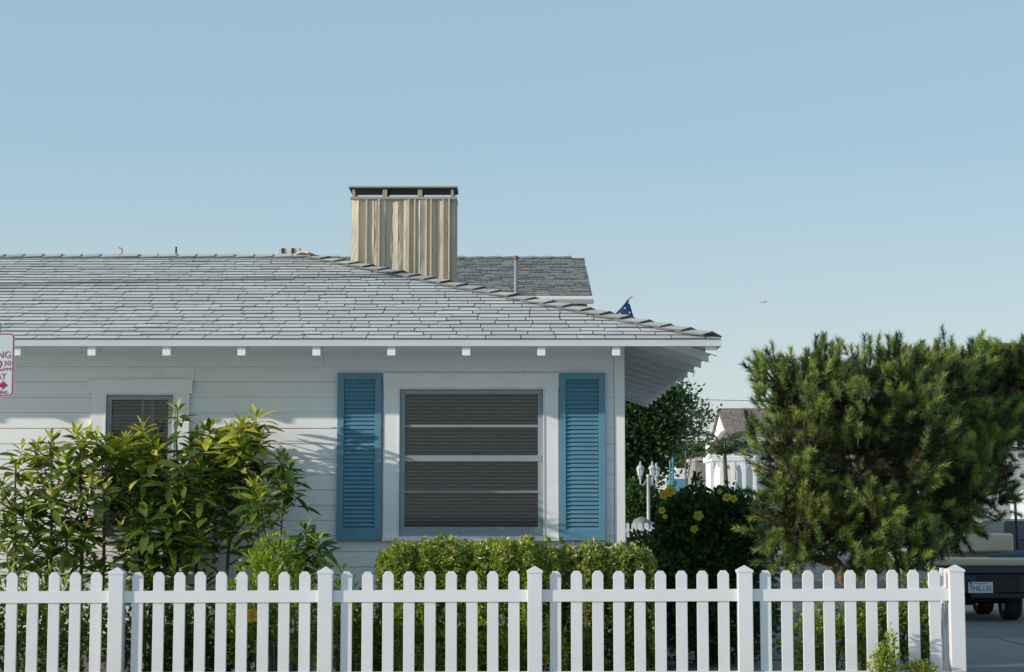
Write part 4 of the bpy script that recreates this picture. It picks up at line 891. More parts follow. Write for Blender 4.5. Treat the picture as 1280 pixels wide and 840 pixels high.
mesh_obj('crown', np_mesh('crown', V, T, mats=[M['needle'], M['needle_old'], M['needle_tip'], M['needle_shade']], midx=kind_.reshape(-1).astype(np.int32)), None, pine, kind='stuff')
tw = MB()
for i in range(0, NS, 2): tw.tube([Vector(sh_p[i]) - Vector(sh_d[i]) * .05, Vector(sh_p[i]) + Vector(sh_d[i]) * float(sh_len[i]) * .8], [.006, .003], 4, cap=False)
tw.build('twigs', M['bark'], pine, kind='stuff')

# ------------------------------------------------------------------ street sign at the left edge
DS = 10.4
sa, sb = P(16.6, 496, DS), P(16.6, 416, DS); SW = .305 * DS / 12.8; cx = sa.x - SW / 2; zc = (sa.z + sb.z) / 2; SHh = sb.z - sa.z
sign = thing('parking_sign', (cx, DS + .03, 0), 'white and maroon street-sweeping parking sign cut off by the left edge', 'sign')
def rrect(x0, x1, z0, z1, r, y, n=5):
    pts = []
    for (px, pz, a0) in ((x1 - r, z0 + r, -90), (x1 - r, z1 - r, 0), (x0 + r, z1 - r, 90), (x0 + r, z0 + r, 180)):
        for k in range(n + 1): a = R(a0 + 90 * k / n); pts.append((px + r * math.cos(a), y, pz + r * math.sin(a)))
    return pts
x0, x1, z0, z1 = cx - SW / 2, cx + SW / 2, sa.z, sb.z
pan = MB().prism(rrect(x0, x1, z0, z1, .028, DS), (0, .003, 0)).build('panel', M['sign_white'], sign)
o_, i_ = rrect(x0 + .004, x1 - .004, z0 + .004, z1 - .004, .025, DS - .0012), rrect(x0 + .0105, x1 - .0105, z0 + .0105, z1 - .0105, .019, DS - .0012); n = len(o_)
MB().add(o_ + i_ + [(v[0], DS - .0003, v[2]) for v in o_ + i_], [(k, (k + 1) % n, n + (k + 1) % n, n + k) for k in range(n)] + [((k + 1) % n, k, 2 * n + k, 2 * n + (k + 1) % n) for k in range(n)] + [(n + k, n + (k + 1) % n, 3 * n + (k + 1) % n, 3 * n + k) for k in range(n)]).build('border', M['sign_red'], pan)
def sx(px): return P(px, 460, DS).x
def sz(py): return P(8, py, DS).z
for body, rp, y0_, y1_, wd in (('PARKING', 13.0, 447.6, 439.2, 1.0), ('12', 3.4, 463.5, 450.5, .95), ('30', 13.7, 457.2, 450.9, 1.15), ('PM', 13.7, 463.8, 459.4, 1.25), ('DAY', 8.0, 474.3, 466.2, .82), ('SWEEPING', 10.9, 493.0, 488.2, .9)):
    mesh_obj('lettering', text_mesh(body, sz(y1_) - sz(y0_), M['sign_red'], right=sx(rp), z=sz(y0_), y=DS - .0003, wide=wd), None, pan)
az = sz(481.4); at = sx(10.2); MB().prism([(at - .2, DS - .0003, az - .012), (at - .2, DS - .0003, az + .012), (at - .032, DS - .0003, az + .012), (at - .032, DS - .0003, az + .027), (at, DS - .0003, az), (at - .032, DS - .0003, az - .027), (at - .032, DS - .0003, az - .012)], (0, -.0012, 0)).build('arrow', M['sign_red'], pan)
MB().tube([(cx, DS + .035, -.02), (cx, DS + .035, z1 + .06)], .03, 12).build('post', M['steel'], sign, smooth=True)

# ------------------------------------------------------------------ two-storey house behind
YE2 = 27.0; RUN2 = 3.0; g0, g1 = P(738, 369.5, YE2), P(730, 322.3, YE2 + RUN2)
hx1 = (g0.x + g1.x) / 2; hx0 = -7.0; ze2, zr2 = g0.z, g1.z; s2 = (zr2 - ze2) / RUN2; c2 = math.cos(math.atan(s2)); sn2 = math.sin(math.atan(s2))
h2 = thing('rear_house', ((hx0 + hx1) / 2, YE2 + 3, 0), 'white two-storey house with olive-grey gable roof rising behind the bungalow', 'house')
rf2 = MB().hexa([(hx0, YE2, ze2 - .12), (hx1, YE2, ze2 - .12), (hx1, YE2 + RUN2, zr2 - .12), (hx0, YE2 + RUN2, zr2 - .12)], [(hx0, YE2, ze2 - .01), (hx1, YE2, ze2 - .01), (hx1, YE2 + RUN2, zr2 - .01), (hx0, YE2 + RUN2, zr2 - .01)], 1)
rf2.hexa([(hx0, YE2 + RUN2, zr2 - .12), (hx1, YE2 + RUN2, zr2 - .12), (hx1, YE2 + 2 * RUN2, ze2 - .12), (hx0, YE2 + 2 * RUN2, ze2 - .12)], [(hx0, YE2 + RUN2, zr2 - .01), (hx1, YE2 + RUN2, zr2 - .01), (hx1, YE2 + 2 * RUN2, ze2 - .01), (hx0, YE2 + 2 * RUN2, ze2 - .01)], 1)
rf2 = rf2.build('roof', None, h2, mats=[M['shingle_far'], M['trim_white']])
mb = MB(); s = 0.0
while s < RUN2 / c2 - .02:
    x = hx0 - random.uniform(0, .2)
    while x < hx1:
        x1_ = min(x + random.uniform(.10, .26), hx1 + .02); l0 = random.choice((.012, .018, .026)); e = .17
        f = lambda xx, ss, l: (xx, YE2 - .03 + ss * c2 - l * sn2, ze2 + ss * c2 * s2 - .01 + l * c2)
        se = min(s + e, RUN2 / c2)
        mb.hexa([f(x + .005, s, .002), f(x1_ - .005, s, .002), f(x1_ - .005, se, -.004), f(x + .005, se, -.004)], [f(x + .005, s, l0), f(x1_ - .005, s, l0), f(x1_ - .005, se, .002), f(x + .005, se, .002)]); mb.m[-6:] = SH_M; x = x1_
    s += .14
mb.build('shingle_courses', None, rf2, kind='stuff', mats=[M['shingle_far'], M['cut_edge']])
cm = cap_mesh(Vector((1, 0, 0)), Vector((0, -sn2, c2)), Vector((0, sn2, c2)), .3, .13, .014, .03); cm.materials[0] = M['shingle_far']
x = hx0 + .2
while x < hx1: mesh_obj('ridge_cap', cm, None, rf2, loc=(x, YE2 + RUN2, zr2)); x += .3
MB().prism([(hx0, YE2 - .02, ze2 - .02), (hx0, YE2 - .13, ze2 - .02), (hx0, YE2 - .13, ze2 - .07), (hx0, YE2 - .08, ze2 - .13), (hx0, YE2 - .02, ze2 - .13)], (hx1 - hx0 + .03, 0, 0)).build('gutter', M['trim_white'], h2)
MB().box(hx0 + .3, hx1 - .04, YE2 + .25, YE2 + 2 * RUN2 - .25, 0, ze2 - .122).prism([(hx1 - .07, YE2 + .26, ze2 - .122), (hx1 - .07, YE2 + 2 * RUN2 - .26, ze2 - .122), (hx1 - .07, YE2 + RUN2, zr2 - .2)], (.02, 0, 0)).build('wall', M['wall_white'], h2)
bx_ = P(711, 383, YE2).x; MB().box(bx_ - .05, bx_ + .05, YE2 + .05, YE2 + .249, ze2 - .5, ze2 - .125).build('bracket', M['trim_white'], h2, bevel=.006)
# ------------------------------------------------------------------ flag on a slanted pole behind the roof
DF = 24.0
q0, q1 = P(728, 437, DF), P(790.5, 369.5, DF); fl = thing('flag', (P(728, 470, DF).x, DF, 0), 'navy flag with white stars hanging from a slanted pole behind the roof', 'flag')
MB().tube([(q0.x, DF, 0), (q0.x, DF, q0.z), q1], [.03, .011, .011], 10).build('pole', M['lamp_white'], fl, smooth=True)
nU, nV = 14, 12; top = P(786, 376, DF); direc = (q0 - q1).normalized(); vs = []
def flag_pt(u, v):
    a_ = top + direc * (1.0 * u) + Vector((-.01, 0, .025)); h = 1.05 * v
    return Vector((a_.x + (.24 * v) * (1 - u) + .02 * math.sin(u * 9 + v * 3), DF - .03 - .06 * math.sin(u * 11 + v * 2) * (.3 + v), a_.z - h * (.98 - .1 * u)))
for v in range(nV):
    for u in range(nU): vs.append(flag_pt(u / (nU - 1), v / (nV - 1)))
cloth = MB().add(vs, [(v * nU + u, v * nU + u + 1, (v + 1) * nU + u + 1, (v + 1) * nU + u) for v in range(nV - 1) for u in range(nU - 1)]).build('cloth', M['flag_blue'], fl, smooth=True)
for i in range(9):
    for j in range(8):
        c = flag_pt((j + (.5 if i % 2 else .1)) / 10, (i + .5) / 10) + Vector((0, -.02, 0)); pts = []
        for k in range(10): rr = .017 if k % 2 == 0 else .007; a = R(90 + k * 36); pts.append((c.x + rr * math.cos(a), c.y, c.z + rr * math.sin(a)))
        MB().prism(pts, (0, .004, 0)).build('star', M['flag_white'], cloth)

# ------------------------------------------------------------------ trees and far things seen between house corner and pine
def leafy_tree(name, label, depth, trunk, lobes, n, L, W, mats, split=.25, lump=.2, shell=.45, gaps=0.5):
    b = P(trunk[0], 700, depth); root = thing(name, (b.x, depth, 0), label, 'tree'); c0 = P(lobes[0][0], lobes[0][1], depth)
    tp = curve_pts((b.x, depth, -.05), c0, (.1, 0, .2), 8); MB().tube(tp, [trunk[1] * (1 - .1 * i) for i in range(8)], 10).build('trunk', M['bark'], root, smooth=True)
    Ps, Os = [], []; k = depth / F_PX
    tot = sum(l[2] * l[3] for l in lobes)
    for (px, py, rx2, rz2) in lobes:
        c = P(px, py, depth + random.uniform(-.3, .3)); ry2 = min(rx2, rz2) * k
        MB().tube(curve_pts(tp[6], c, (0, 0, .1), 6), [trunk[1] * .3 * (1 - .14 * i) for i in range(6)], 7).build('limb', M['bark'], root, smooth=True)
        m = int(n * rx2 * rz2 / tot / 14); cp, co = ellipsoid_pts(m, tuple(c), (rx2 * k, ry2, rz2 * k), shell, lump, .2)   # twig ends
        r_ = .10 * depth / 24
        pp_ = np.repeat(cp, 14, 0) + rng.normal(0, r_, (m * 14, 3)) * np.array([1, 1, .7]); oo = unit(np.repeat(co, 14, 0) + rng.normal(0, .7, (m * 14, 3)))
        Ps.append(pp_); Os.append(oo)
    p, o = np.concatenate(Ps), np.concatenate(Os); mi = (rng.random(len(p)) < split).astype(np.int32)
    leaf_cloud('crown', p, o, L * rng.uniform(.7, 1.2, len(p)), W * rng.uniform(.8, 1.2, len(p)), mats, mi, root); return root
leafy_tree('shade_tree', 'dense dark tree behind the house corner, under the eaves', 50, (800, .2), [(805, 548, 36, 54), (795, 510, 36, 34), (838, 508, 22, 30), (836, 536, 14, 24), (786, 580, 24, 45), (806, 562, 22, 36), (790, 620, 22, 40), (765, 540, 50, 70), (735, 560, 60, 80)], 42000, .15, .08, [M['leaf_tree'], M['leaf_hib']], .4)
leafy_tree('gum_tree', 'sparse grey-green tree seen beyond the dense dark tree', 56, (840, .03), [(873, 515, 10, 6), (882, 524, 7, 7), (866, 527, 8, 10), (888, 517, 4, 3), (863, 545, 8, 10)], 420, .17, .08, [M['leaf_gum'], M['leaf_tree']], .3, shell=.2)
bush('far_bush', 'dark bush between the lamp post and the far picket fence', 'bush', 46, [(V3(792, 645, 46), (.55, .5, .9)), (V3(826, 642, 46), (.4, .4, .45))], 5000, .12, .07, [M['leaf_hib'], M['leaf_tree']], .3, stems=4, shell=.2)
# ornate lamp post with three lanterns
DL = 42.0; kL = DL / F_PX; lb = P(811, 690, DL); lamp = thing('lamp_post', (lb.x, DL, 0), 'white cast-iron lamp post with three lanterns beside the dark tree', 'street lamp')
ptop = P(811, 594, DL); MB().lathe((lb.x, DL, 0), [(.14, 0), (.14, .08), (.09, .12), (.075, .35), (.05, .4), (.042, .9), (.055, .93), (.038, .97), (.036, ptop.z - .05), (.06, ptop.z - .02), (.05, ptop.z + .02)], 14).build('column', M['lamp_white'], lamp, smooth=True)
for (px, py) in ((800.5, 588), (815.5, 588), (820.5, 589.5)):
    c = P(px, py, DL + (.45 if px > 818 else 0)); hgt = 24 * kL / 2
    ln = [ptop - Vector((0, 0, .03)), Vector((c.x * .7 + ptop.x * .3, c.y, ptop.z - .24)), Vector((c.x, c.y, ptop.z - .2)), c - Vector((0, 0, hgt * .8))]
    MB().tube(ln, [.02, .018, .018, .022], 8).build('arm', M['lamp_white'], lamp, smooth=True)
    lan = MB().lathe(c, [(.03, -hgt * .95), (.045, -hgt * .8), (.03, -hgt * .7), (.04, -hgt * .62), (.062, -hgt * .55)], 8).build('lantern', M['lamp_white'], lamp)
    MB().lathe(c, [(.05, -hgt * .54), (.078, hgt * .15)], 8).build('lantern_glass', M['plate_white'], lan)
    for k in range(6): a = k * math.pi / 3; MB().tube([(c.x + .054 * math.cos(a), c.y + .054 * math.sin(a), c.z - hgt * .54), (c.x + .082 * math.cos(a), c.y + .082 * math.sin(a), c.z + hgt * .16)], .007, 5).build('lantern_bar', M['lamp_white'], lan)
    MB().lathe(c, [(.1, hgt * .16), (.1, hgt * .22), (.07, hgt * .42), (.03, hgt * .58), (.02, hgt * .66), (.026, hgt * .75), (.006, hgt * .98)], 12).build('lantern_hood', M['lamp_white'], lan, smooth=True)
for sd in (-1, 1):
    ln = [Vector((lb.x + sd * (.05 + .13 * math.sin(t * 3.1)), DL, .55 + .55 * t)) for t in [i / 8 for i in range(9)]]; MB().tube(ln, .014, 6).build('scroll', M['lamp_white'], lamp, smooth=True)
# boulder under it, and the little white fence beyond
bo = bmesh.new(); bmesh.ops.create_icosphere(bo, subdivisions=3, radius=1)
for v in bo.verts: v.co *= 1 + .16 * math.sin(v.co.x * 3 + 1) * math.cos(v.co.z * 4) + .05 * math.sin(v.co.y * 9)
bc = P(807, 650, 40.0)
for v in bo.verts: v.co = Vector((v.co.x * .34, v.co.y * .4, v.co.z * (bc.z * .5 + .06))) + Vector((bc.x, 40.0, bc.z * .5 + .04))
me = bpy.data.meshes.new('boulder'); bo.to_mesh(me); bo.free(); me.polygons.foreach_set('use_smooth', [True] * len(me.polygons))
tag(mesh_obj('boulder', me, M['stone']), 'rounded grey boulder at the foot of the lamp post', 'boulder')
D3 = 38.0; f3 = thing('low_fence', (P(808, 660, D3).x, D3, 0), 'short white round-topped picket fence below the lamp post', 'fence')
xx = P(776, 660, D3).x; zt3 = P(800, 653.5, D3).z; pitch3 = 8.0 * D3 / F_PX; k = 0
while xx < P(838, 660, D3).x:
    hw = .044; pts = [(xx - hw, D3, zt3 - 1.0)] + [(xx + hw, D3, zt3 - 1.0)] + [(xx + hw * math.cos(a), D3, zt3 - hw + hw * math.sin(a)) for a in [R(t) for t in range(0, 181, 30)]]
    MB().prism(pts, (0, .02, 0)).build('picket', M['vinyl'], f3); xx += pitch3
xa, xb = P(774, 660, D3).x, P(840, 660, D3).x
for z in (P(800, 663.5, D3).z, zt3 - .85): MB().box(xa, xb, D3 - .022, D3 - .002, z - .03, z + .03).build('rail', M['vinyl'], f3)
for x in (xa, xb): MB().box(x - .04, x + .04, D3 - .04, D3 + .04, 0, zt3 + .02).build('post', M['vinyl'], f3)
# white gabled house far behind, with arched porch
DW = 80.0; kW = DW / F_PX
wh = thing('gabled_house', (P(925, 640, DW).x, DW, 0), 'far white gabled house with brown-grey roof and arched porch behind the palm', 'house')
def W_(px, py, dy=0): return P(px, py, DW + dy)
a0, a1 = W_(903, 505), W_(965, 505); ze3 = W_(903, 530).z
MB().prism([(W_(904, 640).x, DW, 0), (W_(904, 640).x + 6.2, DW, 0), (W_(904, 640).x + 6.2, DW, W_(0, 545).z), (W_(904, 640).x, DW, W_(0, 545).z)], (0, 7, 0)).build('wall', M['wall_white'], wh)
gx0, gx1 = W_(902, 0).x, W_(902, 0).x + 6.4; zpk, zev = W_(0, 505).z, W_(0, 546).z
MB().prism([(gx0 + .1, DW + .05, zev - .1), (gx0 + .1, DW + 6.9, zev - .1), (gx0 + .1, DW + 3.4, zpk - .25)], (6.1, 0, 0)).build('gable_wall', M['wall_white'], wh)
rfm = MB().hexa([(gx0, DW - .3, zev - .15), (gx1, DW - .3, zev - .15), (gx1, DW + 3.4, zpk - .15), (gx0, DW + 3.4, zpk - .15)], [(gx0, DW - .3, zev), (gx1, DW - .3, zev), (gx1, DW + 3.4, zpk), (gx0, DW + 3.4, zpk)]).build('roof', M['shingle_brown'], wh)
MB().hexa([(gx0, DW + 3.4, zpk - .15), (gx1, DW + 3.4, zpk - .15), (gx1, DW + 7.1, zev - .15), (gx0, DW + 7.1, zev - .15)], [(gx0, DW + 3.4, zpk), (gx1, DW + 3.4, zpk), (gx1, DW + 7.1, zev), (gx0, DW + 7.1, zev)]).build('rear_slope', M['shingle_brown'], rfm)
mb = MB(); rows = 13
for r_ in range(rows):
    t0 = r_ / rows; x = gx0
    while x < gx1 - .1:
        x2 = min(x + random.uniform(.35, .6), gx1); y0_, z0_ = DW - .3 + 3.7 * t0, zev + (zpk - zev) * t0; y1_, z1_ = DW - .3 + 3.7 * (t0 + 1 / rows), zev + (zpk - zev) * (t0 + 1 / rows)
        mb.hexa([(x + .02, y0_, z0_ + .005), (x2 - .02, y0_, z0_ + .005), (x2 - .02, y1_, z1_ + .003), (x + .02, y1_, z1_ + .003)], [(x + .02, y0_, z0_ + .06), (x2 - .02, y0_, z0_ + .06), (x2 - .02, y1_, z1_ + .01), (x + .02, y1_, z1_ + .01)]); x = x2
mb.build('shingle_courses', M['shingle_brown'], rfm, kind='stuff')
MB().box(gx0 - .06, gx1, DW - .42, DW - .31, zev - .2, zev - .02).build('gutter', M['trim_white'], wh)
# side gable facing the camera at its left
sgx0, sgx1, sgz = W_(893, 0, -2.5).x, W_(911, 0, -2.5).x, W_(0, 541, -2.5).z
MB().prism([(sgx0, DW - 2.5, 0), (sgx1, DW - 2.5, 0), (sgx1, DW - 2.5, W_(0, 555, -2.5).z), ((sgx0 + sgx1) / 2, DW - 2.5, sgz), (sgx0, DW - 2.5, W_(0, 555, -2.5).z)], (0, 2.49, 0)).build('wing_wall', M['wall_white'], wh)
for sgn, xe in ((-1, sgx0 - .15), (1, sgx1 + .15)):
    xm = (sgx0 + sgx1) / 2; ze_ = W_(0, 555, -2.5).z - .1
    MB().hexa([(xe, DW - 2.7, ze_), (xm, DW - 2.7, sgz + .02), (xm, DW - .45, sgz + .02), (xe, DW - .45, ze_)], [(xe, DW - 2.7, ze_ + .12), (xm, DW - 2.7, sgz + .15), (xm, DW - .45, sgz + .15), (xe, DW - .45, ze_ + .12)]).build('wing_roof', M['shingle_brown'], wh)
for (px, py, w_, h_, dy) in ((932, 556, 5, 9, 0), (902, 566, 4, 7, -2.52), (918, 595, 4, 10, -2.9)):
    c = W_(px, py, dy); k = (DW + dy) / F_PX; fr_ = MB().ring(c.x - w_ * k * .8, c.x + w_ * k * .8, c.z - h_ * k * .75, c.z + h_ * k * .75, c.x - w_ * k * .5, c.x + w_ * k * .5, c.z - h_ * k * .5, c.z + h_ * k * .5, DW + dy - .06, DW + dy - .005).build('window', M['trim_white'], wh)
    MB().box(c.x - w_ * k * .5, c.x + w_ * k * .5, DW + dy - .03, DW + dy - .01, c.z - h_ * k * .5, c.z + h_ * k * .5).build('pane', M['dark_glass'], fr_)
# porch arches
DPz = 75.0; kp = DPz / F_PX
px_l = [884, 897, 910, 923, 936]
zfl, zsp, ztp = P(0, 640, DPz).z, P(0, 594, DPz).z, P(0, 577, DPz).z
MB().box(P(882, 0, DPz).x, P(938, 0, DPz).x, DPz, DPz + 3, ztp, ztp + .25).build('porch_roof', M['trim_white'], wh, bevel=.05)
for i in range(len(px_l)):
    x = P(px_l[i], 0, DPz).x; MB().box(x - .07, x + .07, DPz + .02, DPz + .16, 0, ztp - .002).build('porch_post', M['trim_white'], wh)
for i in range(len(px_l) - 1):
    xa_, xb_ = P(px_l[i], 0, DPz).x + .075, P(px_l[i + 1], 0, DPz).x - .075; xm = (xa_ + xb_) / 2; rr = (xb_ - xa_) / 2
    arc = [(xm + rr * math.cos(a), DPz + .04, ztp - .62 + .5 * math.sin(a)) for a in [R(t) for t in range(0, 181, 15)]]
    MB().prism(arc + [(xa_, DPz + .04, ztp - .003), (xb_, DPz + .04, ztp - .003)], (0, .08, 0)).build('porch_arch', M['trim_white'], wh)
# palm
DPm = 58.0; pb_ = P(908, 640, DPm); palm = thing('palm_tree', (pb_.x, DPm, 0), 'small feathery palm in front of the far white house', 'tree')
pc = P(906, 574, DPm); MB().tube([(pb_.x, DPm, -.05), (pb_.x + .03, DPm, pc.z * .5), pc], [.10, .085, .065], 10).build('trunk', M['bark'], palm, smooth=True)
cs = P(906.5, 566, DPm); MB().tube([pc, cs], [.07, .03], 8).build('crown_shaft', M['leaf_palm'], palm, smooth=True)
for k in range(15):
    a = k * 2.4 + .4; el = R(84 - 4.6 * k); L_ = 1.55 * random.uniform(.85, 1.1); d = Vector((math.cos(a), math.sin(a), 0)); pts = []
    for i in range(9):
        t = i / 8; pts.append(cs + d * (L_ * t * (math.cos(el) * .75 + .2 + .25 * t)) + Vector((0, 0, L_ * (math.sin(el) * t * 1.05 - .60 * t * t))))
    C, D = [], []
    for i in range(1, 9):
        for sgn in (-1, 1):
            for j in range(4):
                t = (i - 1 + j / 4) / 8; q = pts[i - 1].lerp(pts[i], j / 4); tg = (pts[i] - pts[i - 1]).normalized(); sd_ = tg.cross(Vector((0, 0, 1))).normalized() * sgn
                C.append(tuple(q)); D.append(tuple(tg * .55 + sd_ * .8 + Vector((0, 0, -.25 - random.uniform(0, .3)))))
    fr = MB().tube(pts, [.02 - .0018 * i for i in range(9)], 5).build('frond', M['leaf_palm'], palm, smooth=True)
    leaf_cloud('leaflets', np.array(C), np.array(D), .36, .035, [M['leaf_palm']], None, fr, kind='stuff')
# sport fishing boat
DB = 190.0; kb_ = DB / F_PX
def B(px, py, dy=0): return P(px, py, DB + dy)
boat = thing('fishing_boat', (B(853, 0).x, DB, 0), 'far white flybridge fishing boat with turquoise hull band', 'boat')
bx0, bx1 = B(836, 0).x, B(869, 0).x; zd, zb0 = B(0, 587).z, B(0, 607).z
hull = [(bx0, zb0 + .55), (bx0 + .5, 0), (bx1 - .5, 0), (bx1, zb0 + .55), (bx1 + .1, zd), (bx0 - .1, zd)]
MB().prism([(bx0 - .02, DB, zb0 + .7), (bx1 + .02, DB, zb0 + .7), (bx1 + .1, DB, zd), (bx0 - .1, DB, zd)], (0, 9, 0)).build('hull', M['boat_white'], boat)
MB().prism([(bx0 + .5, DB + .02, 0), (bx1 - .5, DB + .02, 0), (bx1 - .01, DB + .02, zb0 + .69), (bx0 + .01, DB + .02, zb0 + .69)], (0, 8.9, 0)).build('hull_band', M['boat_blue'], boat)
c0_, c1_ = B(841, 0).x, B(866, 0).x; cb_ = MB().prism([(c0_, DB + 2, zd), (c1_, DB + 2, zd), (c1_ - .35, DB + 2, B(0, 575).z), (c0_ + .35, DB + 2, B(0, 575).z)], (0, 4, 0)).build('cabin', M['boat_white'], boat)
for (u0, u1) in ((843.5, 849), (850, 855), (862.5, 865.2)): MB().box(B(u0, 0).x, B(u1, 0).x, DB + 1.9, DB + 1.98, B(0, 590).z + .45, B(0, 586.5).z + .45).build('cabin_window', M['dark_glass'], cb_)
MB().box(B(845, 0).x, B(863, 0).x, DB + 2.6, DB + 5, B(0, 575).z + .01, B(0, 574).z + .2).build('flybridge', M['boat_white'], boat)
MB().box(B(850, 0).x, B(861, 0).x, DB + 2.52, DB + 2.58, B(0, 579.5).z, B(0, 576.5).z).build('bridge_window', M['dark_glass'], boat)
MB().box(B(843, 0).x, B(868, 0).x, DB + 2.4, DB + 5.4, B(0, 572.6).z, B(0, 571.2).z).build('hard_top', M['boat_white'], boat)
for (u, t) in ((846, 560), (849, 552), (853, 558), (859, 548), (863, 556), (866, 562)): MB().tube([B(u, 572, 3), B(u + 1.5 * (1 if u > 855 else -1), t, 3)], .05, 6).build('outrigger', M['boat_white'], boat)
for (p1_, p2_) in (((846, 562), (866, 570)), ((847, 570), (862, 560)), ((845, 565), (866, 565))): MB().tube([B(*p1_, 3), B(*p2_, 3)], .04, 6).build('tower_rail', M['boat_white'], boat)
for (u, w_) in ((838.3, .028), (841.6, .036)):
    DT = 46.0; b = P(u, 640, DT); t_ = P(u, 575 if u > 840 else 578, DT); ot = thing('dock_pole', (b.x, DT, 0), 'taller teal pole before the far boat' if u > 840 else 'shorter teal pole before the far boat', 'pole', 'teal poles by the water')
    MB().lathe((b.x, DT, 0), [(w_ * 1.2, 0), (w_ * 1.2, .3), (w_ * .8, .34), (w_ * .8, t_.z - .1), (w_, t_.z - .08), (w_, t_.z), (.01, t_.z + .08)], 12).build('shaft', M['teal_pole'], ot, smooth=True)
    MB().lathe((b.x, DT, P(u, 603, DT).z), [(w_ * .9, -.1), (w_ * 2.6, -.07), (w_ * 2.8, .04), (w_ * .9, .09)], 12).build('collar', M['teal_pole'], ot)
# dark dock shed, wires, a small plane
DK = 150.0; a_, b_3 = P(869.5, 640, DK), P(886, 575, DK); sh_ = thing('dock_shed', (a_.x, DK, 0), 'low olive shed with a pale flat roof between boat and palm', 'shed')
MB().box(a_.x, b_3.x, DK, DK + 6, 0, P(0, 576, DK).z).build('wall', M['shingle_far'], sh_); MB().box(a_.x - .1, b_3.x + .6, DK - .4, DK + 6.4, P(0, 576, DK).z + .01, P(0, 571.5, DK).z).build('roof', M['stucco'], sh_)
leafy_tree('far_tree', 'small rounded tree above the olive shed', 170, (872, .2), [(871, 568, 10, 8), (862, 570, 6, 6)], 900, .55, .3, [M['leaf_tree'], M['leaf_gum']], .3, shell=.3)
for (y_, x0_, x1_, d_, lab, r_) in ((495.5, 780, 1300, 95, 'upper thin overhead wire', .016), (510.5, 780, 1300, 100, 'lower thin overhead wire', .014), (546.3, 800, 912, 88, 'lowest overhead cable, in front of the far house', .03)):
    A, B2 = P(x0_, y_ + .8, d_), P(x1_, y_ - .6, d_); mb = MB(); ln = [A.lerp(B2, i / 12) - Vector((0, 0, .25 * (1 - (2 * i / 12 - 1) ** 2))) for i in range(13)]
    o = mb.tube(ln, r_, 5).build('overhead_wire', M['dark_metal']); tag(o, lab, 'wire', 'overhead wires beyond the house')
upx = P(857, 640, 88); up_ = thing('utility_pole', (upx.x, 88, 0), 'thin dark utility pole rising behind the dense tree', 'pole'); MB().tube([(upx.x, 88, 0), P(857, 545, 88)], [.05, .04], 8).build('shaft', M['dark_metal'], up_); MB().box(upx.x - .5, upx.x + .5, 87.9, 88.1, P(857, 549, 88).z, P(857, 546.8, 88).z).build('crossarm', M['dark_metal'], up_)
DA = 2600.0; c = P(953.5, 377.8, DA); pln = thing('airplane', c, 'tiny airliner crossing the sky above the pine', 'airplane')
MB().tube([c + Vector(v) for v in ((-6.2, 0, -.3), (-4.5, 0, 0), (3, 0, 0), (5.2, 0, .35))], [.2, .75, .75, .25], 10).build('fuselage', M['stucco'], pln, smooth=True)
MB().prism([c + Vector(v) for v in ((-1, -.1, -.3), (1.2, -.1, -.3), (3.0, -6.5, .2), (2.0, -6.5, .2))], (0, 0, .2)).build('wing', M['stucco'], pln); MB().prism([c + Vector(v) for v in ((-1, .1, -.3), (2.0, 6.5, .2), (3.0, 6.5, .2), (1.2, .1, -.3))], (0, 0, .2)).build('wing', M['stucco'], pln)
MB().prism([c + Vector(v) for v in ((3.4, -.1, .3), (5.2, -.1, .3), (5.6, -.1, 2.2), (4.8, -.1, 2.2))], (0, .2, 0)).build('tail_fin', M['dark_metal'], pln)

# ------------------------------------------------------------------ right edge: cart, car, neighbour
DC = 23.6; kc = DC / F_PX
def Cc(px, py, dy=0): return P(px, py, DC + dy)
cart = thing('golf_cart', (Cc(1226, 775).x, DC + 1.0, .008), 'navy golf cart with beige seats parked beyond the fence end', 'golf cart')
cxm = Cc(1226, 700).x; hwid = .58
def soft(name, x0, x1, y0, y1, z0, z1, mat, parent, bev): return MB().box(x0, x1, y0, y1, z0, z1).build(name, mat, parent, bevel=bev, smooth=False) 
def cushion(name, x0, x1, y0, y1, z0, z1, r, mat, parent):
    me = MB().box(x0, x1, y0, y1, z0, z1).mesh(name, r, True, 5); return mesh_obj(name, me, mat, parent)
cushion('rear_backrest', cxm - .40, Cc(1262.5, 0).x, DC + .50, DC + .62, Cc(0, 692).z, Cc(0, 666.5, .5).z, .055, M['beige'], cart)
cushion('rear_seat', cxm - .52, Cc(1276.5, 0).x, DC + .02, DC + .46, Cc(0, 708.5).z, Cc(0, 697.2).z, .045, M['beige'], cart)
MB().box(cxm - .55, Cc(1281, 0).x, DC - .01, DC + .50, Cc(0, 717).z, Cc(0, 709).z).build('deck', M['navy'], cart, bevel=.012)
bdy = MB().prism([(cxm - .56, DC + .06, Cc(0, 742).z), (Cc(1282, 0).x, DC + .06, Cc(0, 742).z), (Cc(1274, 0).x, DC + .06, Cc(0, 717).z - .003), (cxm - .5, DC + .06, Cc(0, 717).z - .003)], (0, 1.9, 0)).build('body', M['navy'], cart, bevel=.015)
MB().box(Cc(1204, 0).x, Cc(1257, 0).x, DC + .045, DC + .0595, Cc(0, 741).z, Cc(0, 720).z).build('rear_panel', M['black'], bdy, bevel=.008)
MB().box(Cc(1195, 0).x, Cc(1284, 0).x, DC - .06, DC + .05, Cc(0, 748).z, Cc(0, 742.3).z).build('bumper', M['black'], cart, bevel=.015)
MB().box(Cc(1266, 0).x, Cc(1273, 0).x, DC + .025, DC + .058, Cc(0, 734).z, Cc(0, 724).z).build('tail_lamp', M['red_lens'], cart, bevel=.008)
